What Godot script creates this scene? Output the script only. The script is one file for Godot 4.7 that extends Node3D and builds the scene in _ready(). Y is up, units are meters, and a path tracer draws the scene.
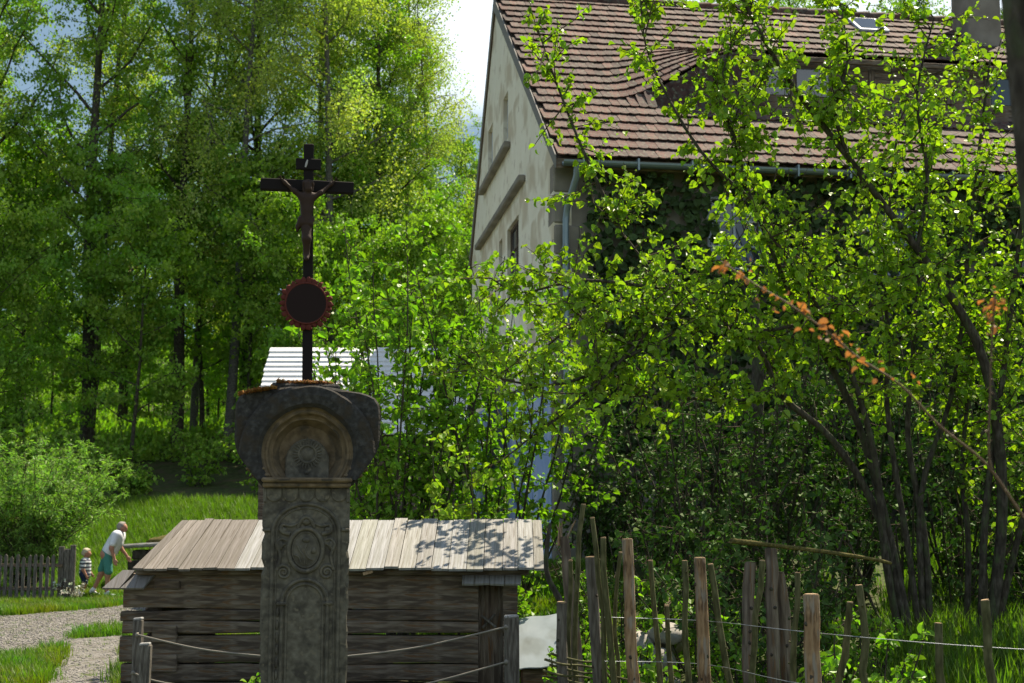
extends Node3D
# A wayside stone shrine with an iron crucifix, a low log shed, an old tiled house behind a hazel and a spring wood.

var rng := RandomNumberGenerator.new()
var mats := {}
var taken := {}


func _ready() -> void:
	rng.seed = 4711
	set_camera()
	set_sky()
	set_sun()
	make_materials()
	make_ground()
	make_house()
	make_outbuilding()
	make_shed()
	make_forest()
	make_hazel()
	make_shrubs()
	make_shrine()
	make_crucifix()
	make_rope_fence()
	make_stake_fence()
	make_left_yard()
	make_people()
	make_small_things()
	make_grass()
	make_near_plants()


func set_camera() -> void:
	var cam := Camera3D.new()
	cam.name = "camera"
	add_child(cam)
	var at := CameraAttributesPhysical.new()
	at.frustum_focal_length = 48.13
	at.frustum_focus_distance = 10.5
	at.exposure_aperture = 4.5
	cam.attributes = at
	cam.fov = 28.0
	cam.near = 0.1
	cam.far = 1500.0
	cam.position = Vector3(0, 1.65, 0)
	cam.rotation_degrees = Vector3(7.4, 0, 0)
	cam.current = true


func set_sky() -> void:
	var env := Environment.new()
	env.background_mode = Environment.BG_SKY
	env.tonemap_mode = Environment.TONE_MAPPER_LINEAR
	env.tonemap_exposure = 2.1
	env.sdfgi_enabled = true
	env.ssao_enabled = true
	env.ssil_enabled = true
	var m := ProceduralSkyMaterial.new()
	m.sky_top_color = Color(0.19, 0.29, 0.44)
	m.sky_horizon_color = Color(0.47, 0.555, 0.61)
	m.sky_curve = 0.6
	m.ground_bottom_color = Color(0.10, 0.11, 0.08)
	m.ground_horizon_color = Color(0.32, 0.36, 0.33)
	m.sun_angle_max = 2.0
	m.sky_energy_multiplier = 1.0
	m.sky_cover = cloud_cover()
	m.sky_cover_modulate = Color(0.68, 0.68, 0.68)
	var sky := Sky.new()
	sky.sky_material = m
	env.sky = sky
	var w := WorldEnvironment.new()
	w.name = "world"
	w.environment = env
	add_child(w)


func cloud_cover() -> ImageTexture:
	var n := FastNoiseLite.new()
	n.seed = 24
	n.frequency = 0.011
	n.fractal_octaves = 5
	var w := 1024
	var h := 512
	var data := PackedByteArray()
	data.resize(w * h * 4)
	for y in h:
		var el := PI * (0.5 - (y + 0.5) / h)
		for x in w:
			var az := TAU * (x + 0.5) / w
			var p := Vector3(cos(az) * cos(el), sin(el) * 1.7, sin(az) * cos(el)) * 120.0
			var a := clampf((n.get_noise_3dv(p) - 0.05) * 6.0, 0.0, 1.0)
			if el < 0.0:
				a = 0.0
			var k := (y * w + x) * 4
			data[k] = 255
			data[k + 1] = 253
			data[k + 2] = 248
			data[k + 3] = int(a * 250.0)
	return ImageTexture.create_from_image(Image.create_from_data(w, h, false, Image.FORMAT_RGBA8, data))


func set_sun() -> void:
	var sun := DirectionalLight3D.new()
	sun.name = "sun"
	sun.light_color = Color(1.0, 0.95, 0.86)
	sun.light_energy = 1.6
	sun.light_angular_distance = 0.5
	sun.shadow_enabled = true
	add_child(sun)
	var az := deg_to_rad(38.0)
	var el := deg_to_rad(57.0)
	var to_sun := Vector3(sin(az) * cos(el), sin(el), -cos(az) * cos(el))
	sun.look_at_from_position(to_sun * 100.0, Vector3.ZERO, Vector3.UP)


# ---------------------------------------------------------------- shapes
class Shape:
	var v := PackedVector3Array()
	var n := PackedVector3Array()
	var c := PackedColorArray()
	var tint := Color.WHITE

	func tri_n(a: Vector3, b: Vector3, d: Vector3, na: Vector3, nb: Vector3, nd: Vector3) -> void:
		if (d - a).cross(b - a).dot(na + nb + nd) < 0.0:
			v.append_array([a, d, b])
			n.append_array([na, nd, nb])
		else:
			v.append_array([a, b, d])
			n.append_array([na, nb, nd])
		c.append_array([tint, tint, tint])

	func tri(a: Vector3, b: Vector3, d: Vector3, out: Vector3) -> void:
		var m := (d - a).cross(b - a)
		if m.length_squared() < 1e-16:
			return
		m = m.normalized()
		if m.dot(out) < 0.0:
			m = -m
		tri_n(a, b, d, m, m, m)

	func quad(a: Vector3, b: Vector3, d: Vector3, e: Vector3, out: Vector3) -> void:
		tri(a, b, d, out)
		tri(a, d, e, out)

	func box(mid: Vector3, size: Vector3, turn := Basis.IDENTITY, bevel := 0.0) -> void:
		hexa(Transform3D(turn, mid), size, bevel)

	# A box with chamfered edges.
	func hexa(tr: Transform3D, size: Vector3, bevel := 0.0) -> void:
		var h := size * 0.5
		var o := tr.origin
		for ax in 3:
			var u := (ax + 1) % 3
			var w := (ax + 2) % 3
			for s in [-1.0, 1.0]:
				var p: Array[Vector3] = []
				for q in [[-1, -1], [1, -1], [1, 1], [-1, 1]]:
					var k := Vector3.ZERO
					k[ax] = s * h[ax]
					k[u] = q[0] * (h[u] - bevel)
					k[w] = q[1] * (h[w] - bevel)
					p.append(tr * k)
				var f := Vector3.ZERO
				f[ax] = s
				quad(p[0], p[1], p[2], p[3], tr.basis * f)
		if bevel <= 0.0:
			return
		for ax in 3:
			var u := (ax + 1) % 3
			var w := (ax + 2) % 3
			for su in [-1.0, 1.0]:
				for sw in [-1.0, 1.0]:
					var p: Array[Vector3] = []
					for q in [[-1, 0], [1, 0], [1, 1], [-1, 1]]:
						var k := Vector3.ZERO
						k[ax] = q[0] * (h[ax] - bevel)
						k[u] = su * (h[u] - (bevel if q[1] == 1 else 0.0))
						k[w] = sw * (h[w] - (bevel if q[1] == 0 else 0.0))
						p.append(tr * k)
					quad(p[0], p[1], p[2], p[3], p[0] - o)
		for sx in [-1.0, 1.0]:
			for sy in [-1.0, 1.0]:
				for sz in [-1.0, 1.0]:
					var s := Vector3(sx, sy, sz)
					tri(tr * (s * (h - Vector3(0, bevel, bevel))), tr * (s * (h - Vector3(bevel, 0, bevel))), tr * (s * (h - Vector3(bevel, bevel, 0))), tr.basis * s)

	# A round bar along points, with a radius at each.
	func tube(pts: PackedVector3Array, rad: PackedFloat32Array, sides := 8, cap := true, squash := 1.0, lumps := 0.0, seed_ := 1) -> void:
		var m := pts.size()
		var rings: Array[PackedVector3Array] = []
		var norms: Array[PackedVector3Array] = []
		var ref := Vector3(0.31, 0.17, 0.93)
		var r := RandomNumberGenerator.new()
		r.seed = seed_
		for i in m:
			var t := (pts[mini(i + 1, m - 1)] - pts[maxi(i - 1, 0)]).normalized()
			if absf(t.dot(ref)) > 0.95:
				ref = Vector3(0.9, 0.2, 0.1)
			var a := (ref - t * t.dot(ref)).normalized()
			ref = a
			var b := t.cross(a)
			var ring := PackedVector3Array()
			var nn := PackedVector3Array()
			for k in sides:
				var w := TAU * k / sides
				var d := a * cos(w) + b * sin(w) * squash
				var f := 1.0 + (r.randf_range(-lumps, lumps) if lumps > 0.0 else 0.0)
				ring.append(pts[i] + d * rad[i] * f)
				nn.append((a * cos(w) + b * sin(w) / squash).normalized())
			rings.append(ring)
			norms.append(nn)
		for i in m - 1:
			for k in sides:
				var k2 := (k + 1) % sides
				tri_n(rings[i][k], rings[i][k2], rings[i + 1][k2], norms[i][k], norms[i][k2], norms[i + 1][k2])
				tri_n(rings[i][k], rings[i + 1][k2], rings[i + 1][k], norms[i][k], norms[i + 1][k2], norms[i + 1][k])
		if cap:
			for e in [0, m - 1]:
				var out: Vector3 = pts[0] - pts[1] if e == 0 else pts[m - 1] - pts[m - 2]
				for k in range(1, sides - 1):
					tri(rings[e][0], rings[e][k], rings[e][k + 1], out)

	# A flat outline pushed out between two depths. The outline lies in the x, y plane of tr; bevel rounds the front rim.
	func prism(poly: PackedVector2Array, z0: float, z1: float, tr := Transform3D.IDENTITY, bevel := 0.0, back := true) -> void:
		if Geometry2D.is_polygon_clockwise(poly):
			poly = poly.duplicate()
			poly.reverse()
		var m := poly.size()
		var inner := poly
		if bevel > 0.0:
			inner = PackedVector2Array()
			for i in m:
				var a := (poly[i] - poly[(i + m - 1) % m]).normalized()
				var b := (poly[(i + 1) % m] - poly[i]).normalized()
				var na := Vector2(-a.y, a.x)
				var nb := Vector2(-b.y, b.x)
				var mid := (na + nb) / maxf(0.35, 1.0 + na.dot(nb))
				inner.append(poly[i] + mid * bevel)
		var ids := Geometry2D.triangulate_polygon(inner)
		for k in range(0, ids.size(), 3):
			tri(tr * to3(inner[ids[k]], z1), tr * to3(inner[ids[k + 1]], z1), tr * to3(inner[ids[k + 2]], z1), tr.basis * Vector3(0, 0, z1 - z0))
			if back:
				tri(tr * to3(poly[ids[k]], z0), tr * to3(poly[ids[k + 1]], z0), tr * to3(poly[ids[k + 2]], z0), tr.basis * Vector3(0, 0, z0 - z1))
		var zb := z1 - signf(z1 - z0) * bevel
		for i in m:
			var j := (i + 1) % m
			var e := poly[j] - poly[i]
			var out := tr.basis * Vector3(e.y, -e.x, 0)
			quad(tr * to3(poly[i], z0), tr * to3(poly[j], z0), tr * to3(poly[j], zb), tr * to3(poly[i], zb), out)
			if bevel > 0.0:
				quad(tr * to3(poly[i], zb), tr * to3(poly[j], zb), tr * to3(inner[j], z1), tr * to3(inner[i], z1), out + tr.basis * Vector3(0, 0, z1 - z0))

	static func to3(p: Vector2, z: float) -> Vector3:
		return Vector3(p.x, p.y, z)

	# A lumpy ball.
	func blob(mid: Vector3, size: Vector3, seed_: int, rough := 0.15, rings := 6, sides := 9, turn := Basis.IDENTITY) -> void:
		var nz := FastNoiseLite.new()
		nz.seed = seed_
		nz.frequency = 0.9
		var g: Array = []
		for i in rings + 1:
			var row := PackedVector3Array()
			var la := PI * i / rings
			for k in sides:
				var lo := TAU * k / sides
				var d := Vector3(sin(la) * cos(lo), cos(la), sin(la) * sin(lo))
				row.append(mid + turn * (d * size * (1.0 + rough * 2.0 * nz.get_noise_3dv(d * 1.3 + mid * 3.0))))
			g.append(row)
		for i in rings:
			for k in sides:
				var k2 := (k + 1) % sides
				var p: Array = [g[i][k], g[i][k2], g[i + 1][k2], g[i + 1][k]]
				var ns: Array = []
				for q in p:
					ns.append((turn * ((turn.inverse() * (q - mid)) / (size * size))).normalized())
				if i > 0:
					tri_n(p[0], p[1], p[2], ns[0], ns[1], ns[2])
				if i < rings - 1:
					tri_n(p[0], p[2], p[3], ns[0], ns[2], ns[3])

	func recolor(col: Color) -> void:
		c.fill(col)

	# A board whose upper face is a, b, d, e.
	func slab(a: Vector3, b: Vector3, d: Vector3, e: Vector3, thick: float) -> void:
		var up := (d - a).cross(b - a).normalized()
		if up.y < 0.0:
			up = -up
		var w := up * -thick
		var mid := (a + b + d + e) * 0.25 + w * 0.5
		quad(a, b, d, e, up)
		quad(a + w, b + w, d + w, e + w, -up)
		for q in [[a, b], [b, d], [d, e], [e, a]]:
			quad(q[0], q[1], q[1] + w, q[0] + w, (q[0] + q[1]) * 0.5 - mid)

	func mesh() -> ArrayMesh:
		var arr := []
		arr.resize(Mesh.ARRAY_MAX)
		arr[Mesh.ARRAY_VERTEX] = v
		arr[Mesh.ARRAY_NORMAL] = n
		arr[Mesh.ARRAY_COLOR] = c
		var am := ArrayMesh.new()
		if v.size() > 0:
			am.add_surface_from_arrays(Mesh.PRIMITIVE_TRIANGLES, arr)
		return am


func numbered(called: String) -> String:
	var k: int = taken.get(called, 0)
	taken[called] = k + 1
	return called if k == 0 else "%s_%03d" % [called, k]


func thing(called: String, label: String, category: String, at := Vector3.ZERO, turn := 0.0, group := "") -> Node3D:
	var o := Node3D.new()
	o.name = numbered(called)
	add_child(o)
	o.position = at
	o.rotation.y = turn
	tag(o, label, category, group)
	return o


func tag(o: Node, label: String, category: String, group := "", kind := "") -> void:
	if label != "":
		o.set_meta("label", label)
	if category != "":
		o.set_meta("category", category)
	if group != "":
		o.set_meta("group", group)
	if kind != "":
		o.set_meta("kind", kind)


func put(called: String, s, m: Material, parent: Node = null) -> MeshInstance3D:
	var o := MeshInstance3D.new()
	o.mesh = s.mesh() if s is Shape else s
	o.material_override = m
	if parent == null:
		o.name = numbered(called)
		add_child(o)
	else:
		o.name = called
		parent.add_child(o, true)
	return o


func scatter(called: String, m: Mesh, mat: Material, buf: PackedFloat32Array, parent: Node, colors := true) -> MultiMeshInstance3D:
	var mm := MultiMesh.new()
	mm.transform_format = MultiMesh.TRANSFORM_3D
	mm.use_colors = colors
	mm.mesh = m
	var stride := 16 if colors else 12
	mm.instance_count = buf.size() / stride
	mm.buffer = buf
	var o := MultiMeshInstance3D.new()
	o.multimesh = mm
	o.material_override = mat
	o.name = called if parent != self else numbered(called)
	parent.add_child(o, true)
	o.set_meta("kind", "stuff")
	return o


static func row(buf: PackedFloat32Array, b: Basis, o: Vector3, c: Color) -> void:
	buf.append_array([b.x.x, b.y.x, b.z.x, o.x, b.x.y, b.y.y, b.z.y, o.y, b.x.z, b.y.z, b.z.z, o.z, c.r, c.g, c.b, 1.0])


func any_basis(scale: float) -> Basis:
	var q := Quaternion(Vector3(rng.randfn(), rng.randfn(), rng.randfn()).normalized(), rng.randf() * TAU)
	return Basis(q).scaled(Vector3(scale, scale, scale))


# ---------------------------------------------------------------- materials
# A picture of noise: stops are [position, linear colour]; spots lay a second colour over it where a coarser noise is high.
func grain(seed_: int, freq: float, stops: Array, size := 256, spots: Array = []) -> ImageTexture:
	var n := FastNoiseLite.new()
	n.seed = seed_
	n.frequency = freq
	n.fractal_octaves = 5
	var im := n.get_seamless_image(size, size).get_data()
	var lut: Array[Color] = []
	for i in 256:
		var t := i / 255.0
		var col: Color = stops[0][1]
		for k in stops.size() - 1:
			if t >= stops[k][0]:
				col = (stops[k][1] as Color).lerp(stops[k + 1][1], clampf((t - stops[k][0]) / (stops[k + 1][0] - stops[k][0]), 0, 1))
		lut.append(col)
	var over := []
	for s in spots:                                             # [seed, freq, from, to, colour]
		var n2 := FastNoiseLite.new()
		n2.seed = s[0]
		n2.frequency = s[1]
		n2.fractal_octaves = 4
		over.append(n2.get_seamless_image(size, size).get_data())
	var data := PackedByteArray()
	data.resize(size * size * 3)
	for i in size * size:
		var col := lut[im[i]]
		for k in over.size():
			var s = spots[k]
			var t := clampf((over[k][i] / 255.0 - s[2]) / (s[3] - s[2]), 0.0, 1.0)
			if t > 0.0:
				col = col.lerp(s[4], t)
		col = col.linear_to_srgb()
		data[i * 3] = clampi(int(col.r * 255.0), 0, 255)
		data[i * 3 + 1] = clampi(int(col.g * 255.0), 0, 255)
		data[i * 3 + 2] = clampi(int(col.b * 255.0), 0, 255)
	return ImageTexture.create_from_image(Image.create_from_data(size, size, false, Image.FORMAT_RGB8, data))


func bumps(seed_: int, freq: float, size := 256) -> ImageTexture:
	var n := FastNoiseLite.new()
	n.seed = seed_
	n.frequency = freq
	n.fractal_octaves = 5
	return ImageTexture.create_from_image(n.get_seamless_image(size, size))


func surface(called: String, tex: Texture2D, scale: Vector3, rough := 0.9, bump: Texture2D = null, depth := 0.5, tone := Color.WHITE, in_world := false) -> StandardMaterial3D:
	var m := StandardMaterial3D.new()
	m.albedo_texture = tex
	m.albedo_color = tone
	m.uv1_triplanar = true
	m.uv1_world_triplanar = in_world
	m.uv1_scale = scale
	m.roughness = rough
	m.metallic_specular = 0.3
	if bump:
		m.heightmap_enabled = true
		m.heightmap_texture = bump
		m.heightmap_scale = depth
	m.vertex_color_use_as_albedo = true
	mats[called] = m
	return m


func plain(called: String, col: Color, rough := 0.8, metal := 0.0) -> StandardMaterial3D:
	var m := StandardMaterial3D.new()
	m.albedo_color = col.linear_to_srgb()
	m.roughness = rough
	m.metallic = metal
	m.metallic_specular = 0.35
	m.vertex_color_use_as_albedo = true
	mats[called] = m
	return m


func leafy(called: String, col: Color, through: Color, rough := 0.55) -> StandardMaterial3D:
	var m := plain(called, col, rough)
	m.backlight_enabled = true
	m.backlight = through
	m.cull_mode = BaseMaterial3D.CULL_DISABLED
	return m


func c3(r: float, g: float, b: float) -> Color:
	return Color(r, g, b)


func make_materials() -> void:
	var fine := bumps(5, 0.03)
	var coarse := bumps(6, 0.012)
	# grey weathered boards, grain along y or x
	var wood := grain(11, 0.012, [[0.0, c3(.20, .195, .185)], [0.4, c3(.32, .315, .305)], [0.7, c3(.38, .375, .365)], [1.0, c3(.46, .455, .445)]], 256, [[12, 0.006, .52, .8, c3(.25, .245, .22)], [13, 0.012, .68, .8, c3(.17, .145, .115)]])
	surface("board", wood, Vector3(11, 0.6, 0.6), 0.9, fine, 0.3)
	surface("board_side", wood, Vector3(0.9, 6, 9), 0.85, fine, 0.5)
	surface("pale_board", grain(14, 0.012, [[0.0, c3(.72, .72, .71)], [1.0, c3(.82, .82, .81)]]), Vector3(0.9, 6, 6), 0.9, fine, 0.3)
	var old := grain(21, 0.012, [[0.0, c3(.085, .063, .044)], [0.35, c3(.155, .12, .087)], [0.65, c3(.195, .155, .115)], [1.0, c3(.26, .215, .165)]], 256, [[22, 0.007, .55, .8, c3(.09, .068, .05)], [24, 0.01, .66, .8, c3(.16, .095, .05)]])
	surface("log", old, Vector3(1.1, 7.5, 7.5), 0.9, fine, 0.3)
	surface("log_up", old, Vector3(7, 0.7, 7), 0.9, fine, 1.0)
	# sandstone of the shrine: grey black crust, ochre patches where it has broken away
	var stone := grain(41, 0.02, [[0.0, c3(.075, .067, .05)], [0.4, c3(.115, .104, .078)], [0.7, c3(.14, .128, .097)], [1.0, c3(.19, .175, .135)]], 512, [[42, 0.008, .5, .8, c3(.062, .056, .044)], [43, 0.02, .66, .85, c3(.16, .14, .10)]])
	surface("stone", stone, Vector3(1.6, 1.6, 1.6), 0.95, fine, 0.22)
	var ochre := grain(44, 0.02, [[0.0, c3(.08, .057, .032)], [0.45, c3(.165, .122, .07)], [1.0, c3(.24, .18, .11)]], 256, [[45, 0.009, .5, .75, c3(.06, .05, .036)]])
	surface("ochre_stone", ochre, Vector3(2.2, 2.2, 2.2), 0.95, fine, 0.4)
	var crust := grain(46, 0.03, [[0.0, c3(.024, .0225, .02)], [0.5, c3(.04, .038, .034)], [0.85, c3(.065, .062, .056)], [1.0, c3(.10, .097, .088)]], 256, [[47, 0.015, .68, .9, c3(.075, .073, .068)], [49, 0.008, .55, .8, c3(.05, .04, .028)]])
	surface("crust", crust, Vector3(2.4, 2.4, 2.4), 0.95, bumps(48, 0.05), 0.5)
	surface("rubble", grain(51, 0.02, [[0.0, c3(.10, .09, .075)], [0.5, c3(.2, .18, .15)], [1.0, c3(.3, .27, .23)]]), Vector3(1.5, 1.5, 1.5), 0.95, coarse, 1.5)
	surface("pale_rock", grain(52, 0.02, [[0.0, c3(.2, .185, .165)], [1.0, c3(.40, .375, .34)]]), Vector3(2, 2, 2), 0.95, coarse, 1.5)
	# plaster
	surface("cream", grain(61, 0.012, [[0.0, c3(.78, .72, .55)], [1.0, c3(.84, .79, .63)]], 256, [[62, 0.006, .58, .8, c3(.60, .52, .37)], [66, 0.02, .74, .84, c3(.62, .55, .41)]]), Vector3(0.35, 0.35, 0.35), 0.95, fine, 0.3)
	surface("blue_plaster", grain(63, 0.012, [[0.0, c3(.26, .36, .56)], [1.0, c3(.36, .46, .66)]], 256, [[64, 0.008, .55, .8, c3(.42, .50, .64)]]), Vector3(0.5, 0.5, 0.5), 0.95, fine, 0.3)
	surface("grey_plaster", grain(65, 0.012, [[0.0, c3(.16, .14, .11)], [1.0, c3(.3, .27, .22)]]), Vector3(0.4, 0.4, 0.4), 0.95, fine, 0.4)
	var clay := [c3(.11, .05, .038), c3(.14, .07, .053), c3(.07, .04, .033), c3(.105, .066, .054)]
	for k in 4:
		var q: Color = clay[k]
		surface("tile_%d" % k, grain(71 + k, 0.03, [[0.0, q * 0.55], [0.5, q], [1.0, q * 1.35]], 128, [[80 + k, 0.02, .6, .8, c3(.075, .07, .058)], [90 + k, 0.03, .70, .8, c3(.13, .125, .09)]]), Vector3(2.0, 2.0, 2.0), 0.85, fine, 0.3)
	plain("zinc", c3(.22, .27, .28), 0.45, 0.6)
	plain("white_frame", c3(.42, .46, .52), 0.6)
	plain("verge", c3(.20, .19, .17), 0.8)
	var gl := plain("glass", c3(.05, .06, .07), 0.06)
	gl.metallic_specular = 0.9
	plain("iron", c3(.012, .009, .008), 0.9)
	plain("figure", c3(.042, .024, .015), 0.65, 0.2)
	plain("rust_red", c3(.11, .028, .02), 0.95)
	plain("disc_paint", c3(.02, .011, .0095), 0.9)
	plain("pale_paint", c3(.45, .42, .38), 0.7)
	# bark and poles
	surface("bark", grain(91, 0.02, [[0.0, c3(.02, .016, .012)], [0.5, c3(.06, .05, .038)], [1.0, c3(.13, .115, .09)]], 256, [[92, 0.01, .6, .8, c3(.07, .085, .04)]]), Vector3(4, 1.2, 4), 0.95, fine, 1.2)
	surface("pale_bark", grain(93, 0.02, [[0.0, c3(.05, .046, .04)], [1.0, c3(.19, .18, .16)]]), Vector3(2, 3, 2), 0.9)
	surface("twig", grain(94, 0.03, [[0.0, c3(.04, .028, .018)], [1.0, c3(.12, .09, .06)]], 128), Vector3(5, 5, 5), 0.9)
	surface("peeled", grain(95, 0.015, [[0.0, c3(.09, .05, .025)], [0.4, c3(.26, .16, .085)], [0.75, c3(.36, .24, .135)], [1.0, c3(.44, .32, .20)]], 256, [[96, 0.014, .62, .78, c3(.10, .06, .035)], [97, 0.008, .55, .75, c3(.28, .245, .20)]]), Vector3(9, 1.4, 9), 0.85, fine, 0.5)
	surface("grey_post", grain(98, 0.015, [[0.0, c3(.05, .042, .035)], [0.5, c3(.13, .115, .095)], [1.0, c3(.22, .20, .17)]]), Vector3(10, 1.2, 10), 0.9, fine, 0.6)
	surface("green_stick", grain(99, 0.02, [[0.0, c3(.03, .028, .012)], [0.5, c3(.085, .085, .035)], [1.0, c3(.16, .15, .075)]]), Vector3(6, 1.5, 6), 0.85)
	surface("cut_end", grain(100, 0.03, [[0.0, c3(.3, .19, .1)], [1.0, c3(.5, .36, .22)]], 128), Vector3(8, 8, 8), 0.85)
	surface("mossy", grain(101, 0.03, [[0.0, c3(.04, .035, .012)], [0.5, c3(.09, .078, .025)], [1.0, c3(.2, .17, .045)]]), Vector3(4, 4, 4), 0.95, fine, 1.0)
	plain("moss_orange", c3(.20, .085, .02), 0.95)
	plain("rope", c3(.22, .20, .165), 0.9)
	plain("pebble", c3(.24, .225, .205), 0.95)
	plain("wire", c3(.35, .37, .39), 0.35, 0.8)
	# ground
	surface("soil", grain(111, 0.02, [[0.0, c3(.03, .035, .014)], [0.5, c3(.055, .07, .022)], [1.0, c3(.09, .11, .035)]], 512, [[112, 0.008, .55, .75, c3(.085, .065, .04)]]), Vector3(0.35, 0.35, 0.35), 0.95, coarse, 3.0, Color.WHITE, true)
	surface("gravel", grain(113, 0.16, [[0.0, c3(.085, .08, .072)], [0.5, c3(.165, .155, .142)], [1.0, c3(.27, .255, .235)]], 512, [[114, 0.012, .52, .7, c3(.13, .118, .10)], [115, 0.02, .66, .74, c3(.07, .085, .03)]]), Vector3(0.37, 0.37, 0.37), 0.95, bumps(116, 0.12, 512), 1.0, Color.WHITE, true)
	# leaves: base colour and the light they let through
	leafy("hazel_leaf", c3(.285, .43, .05), c3(.93, 1.0, .38), 0.42)
	leafy("wood_leaf", c3(.26, .415, .065), c3(.88, 1.0, .4), 0.45)
	leafy("larch_leaf", c3(.44, .55, .15), c3(.94, 1.0, .55), 0.45)
	leafy("shrub_leaf", c3(.225, .375, .05), c3(.87, 1.0, .38), 0.42)
	leafy("pale_leaf", c3(.28, .43, .12), c3(.85, 1.0, .5), 0.45)
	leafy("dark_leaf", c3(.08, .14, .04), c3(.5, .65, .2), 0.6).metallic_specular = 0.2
	leafy("ivy_leaf", c3(.05, .08, .028), c3(.35, .45, .14), 0.6).metallic_specular = 0.2
	leafy("white_petal", c3(.6, .62, .55), c3(.6, .6, .55))
	leafy("orange_leaf", c3(.38, .215, .11), c3(1.0, .85, .55))
	leafy("grass", c3(.15, .235, .04), c3(.85, 1.0, .35), 0.5)
	# clothes and skin
	plain("skin", c3(.42, .21, .14), 0.6)
	plain("white_cloth", c3(.74, .75, .78), 0.9)
	plain("green_cloth", c3(.07, .25, .21), 0.9)
	plain("navy_cloth", c3(.02, .03, .075), 0.9)
	plain("grey_hair", c3(.28, .25, .22), 0.8)
	plain("fair_hair", c3(.50, .43, .33), 0.8)
	plain("stripe", c3(.07, .07, .09), 0.9)
	plain("sole", c3(.06, .06, .065), 0.8)
	plain("eye", c3(.02, .015, .012), 0.3)
	plain("rose_stem", c3(.13, .085, .045), 0.6)
	surface("tarp", grain(117, 0.015, [[0.0, c3(.3, .35, .37)], [0.5, c3(.42, .48, .51)], [1.0, c3(.50, .56, .59)]], 256, [[118, 0.01, .55, .75, c3(.25, .27, .24)]]), Vector3(0.8, 0.8, 0.8), 0.5)


func sstep(a: float, b: float, x: float) -> float:
	var t := clampf((x - a) / (b - a), 0.0, 1.0)
	return t * t * (3.0 - 2.0 * t)


# Height of the ground: a level yard, a grassy bank and the wooded slope behind it.
func ground_at(x: float, z: float) -> float:
	var d := -z
	var h := 0.0
	h += 2.3 * sstep(32.0, 43.0, d) + 3.0 * sstep(41.0, 58.0, d) + 9.0 * sstep(64.0, 100.0, d) + 8.0 * sstep(95.0, 260.0, d)
	h += 0.42 * sstep(0.5, 3.0, x) * sstep(10.5, 14.0, d)
	h += 0.9 * sstep(-2.5, 0.5, x) * sstep(14.5, 21.0, d)
	return h


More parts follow.
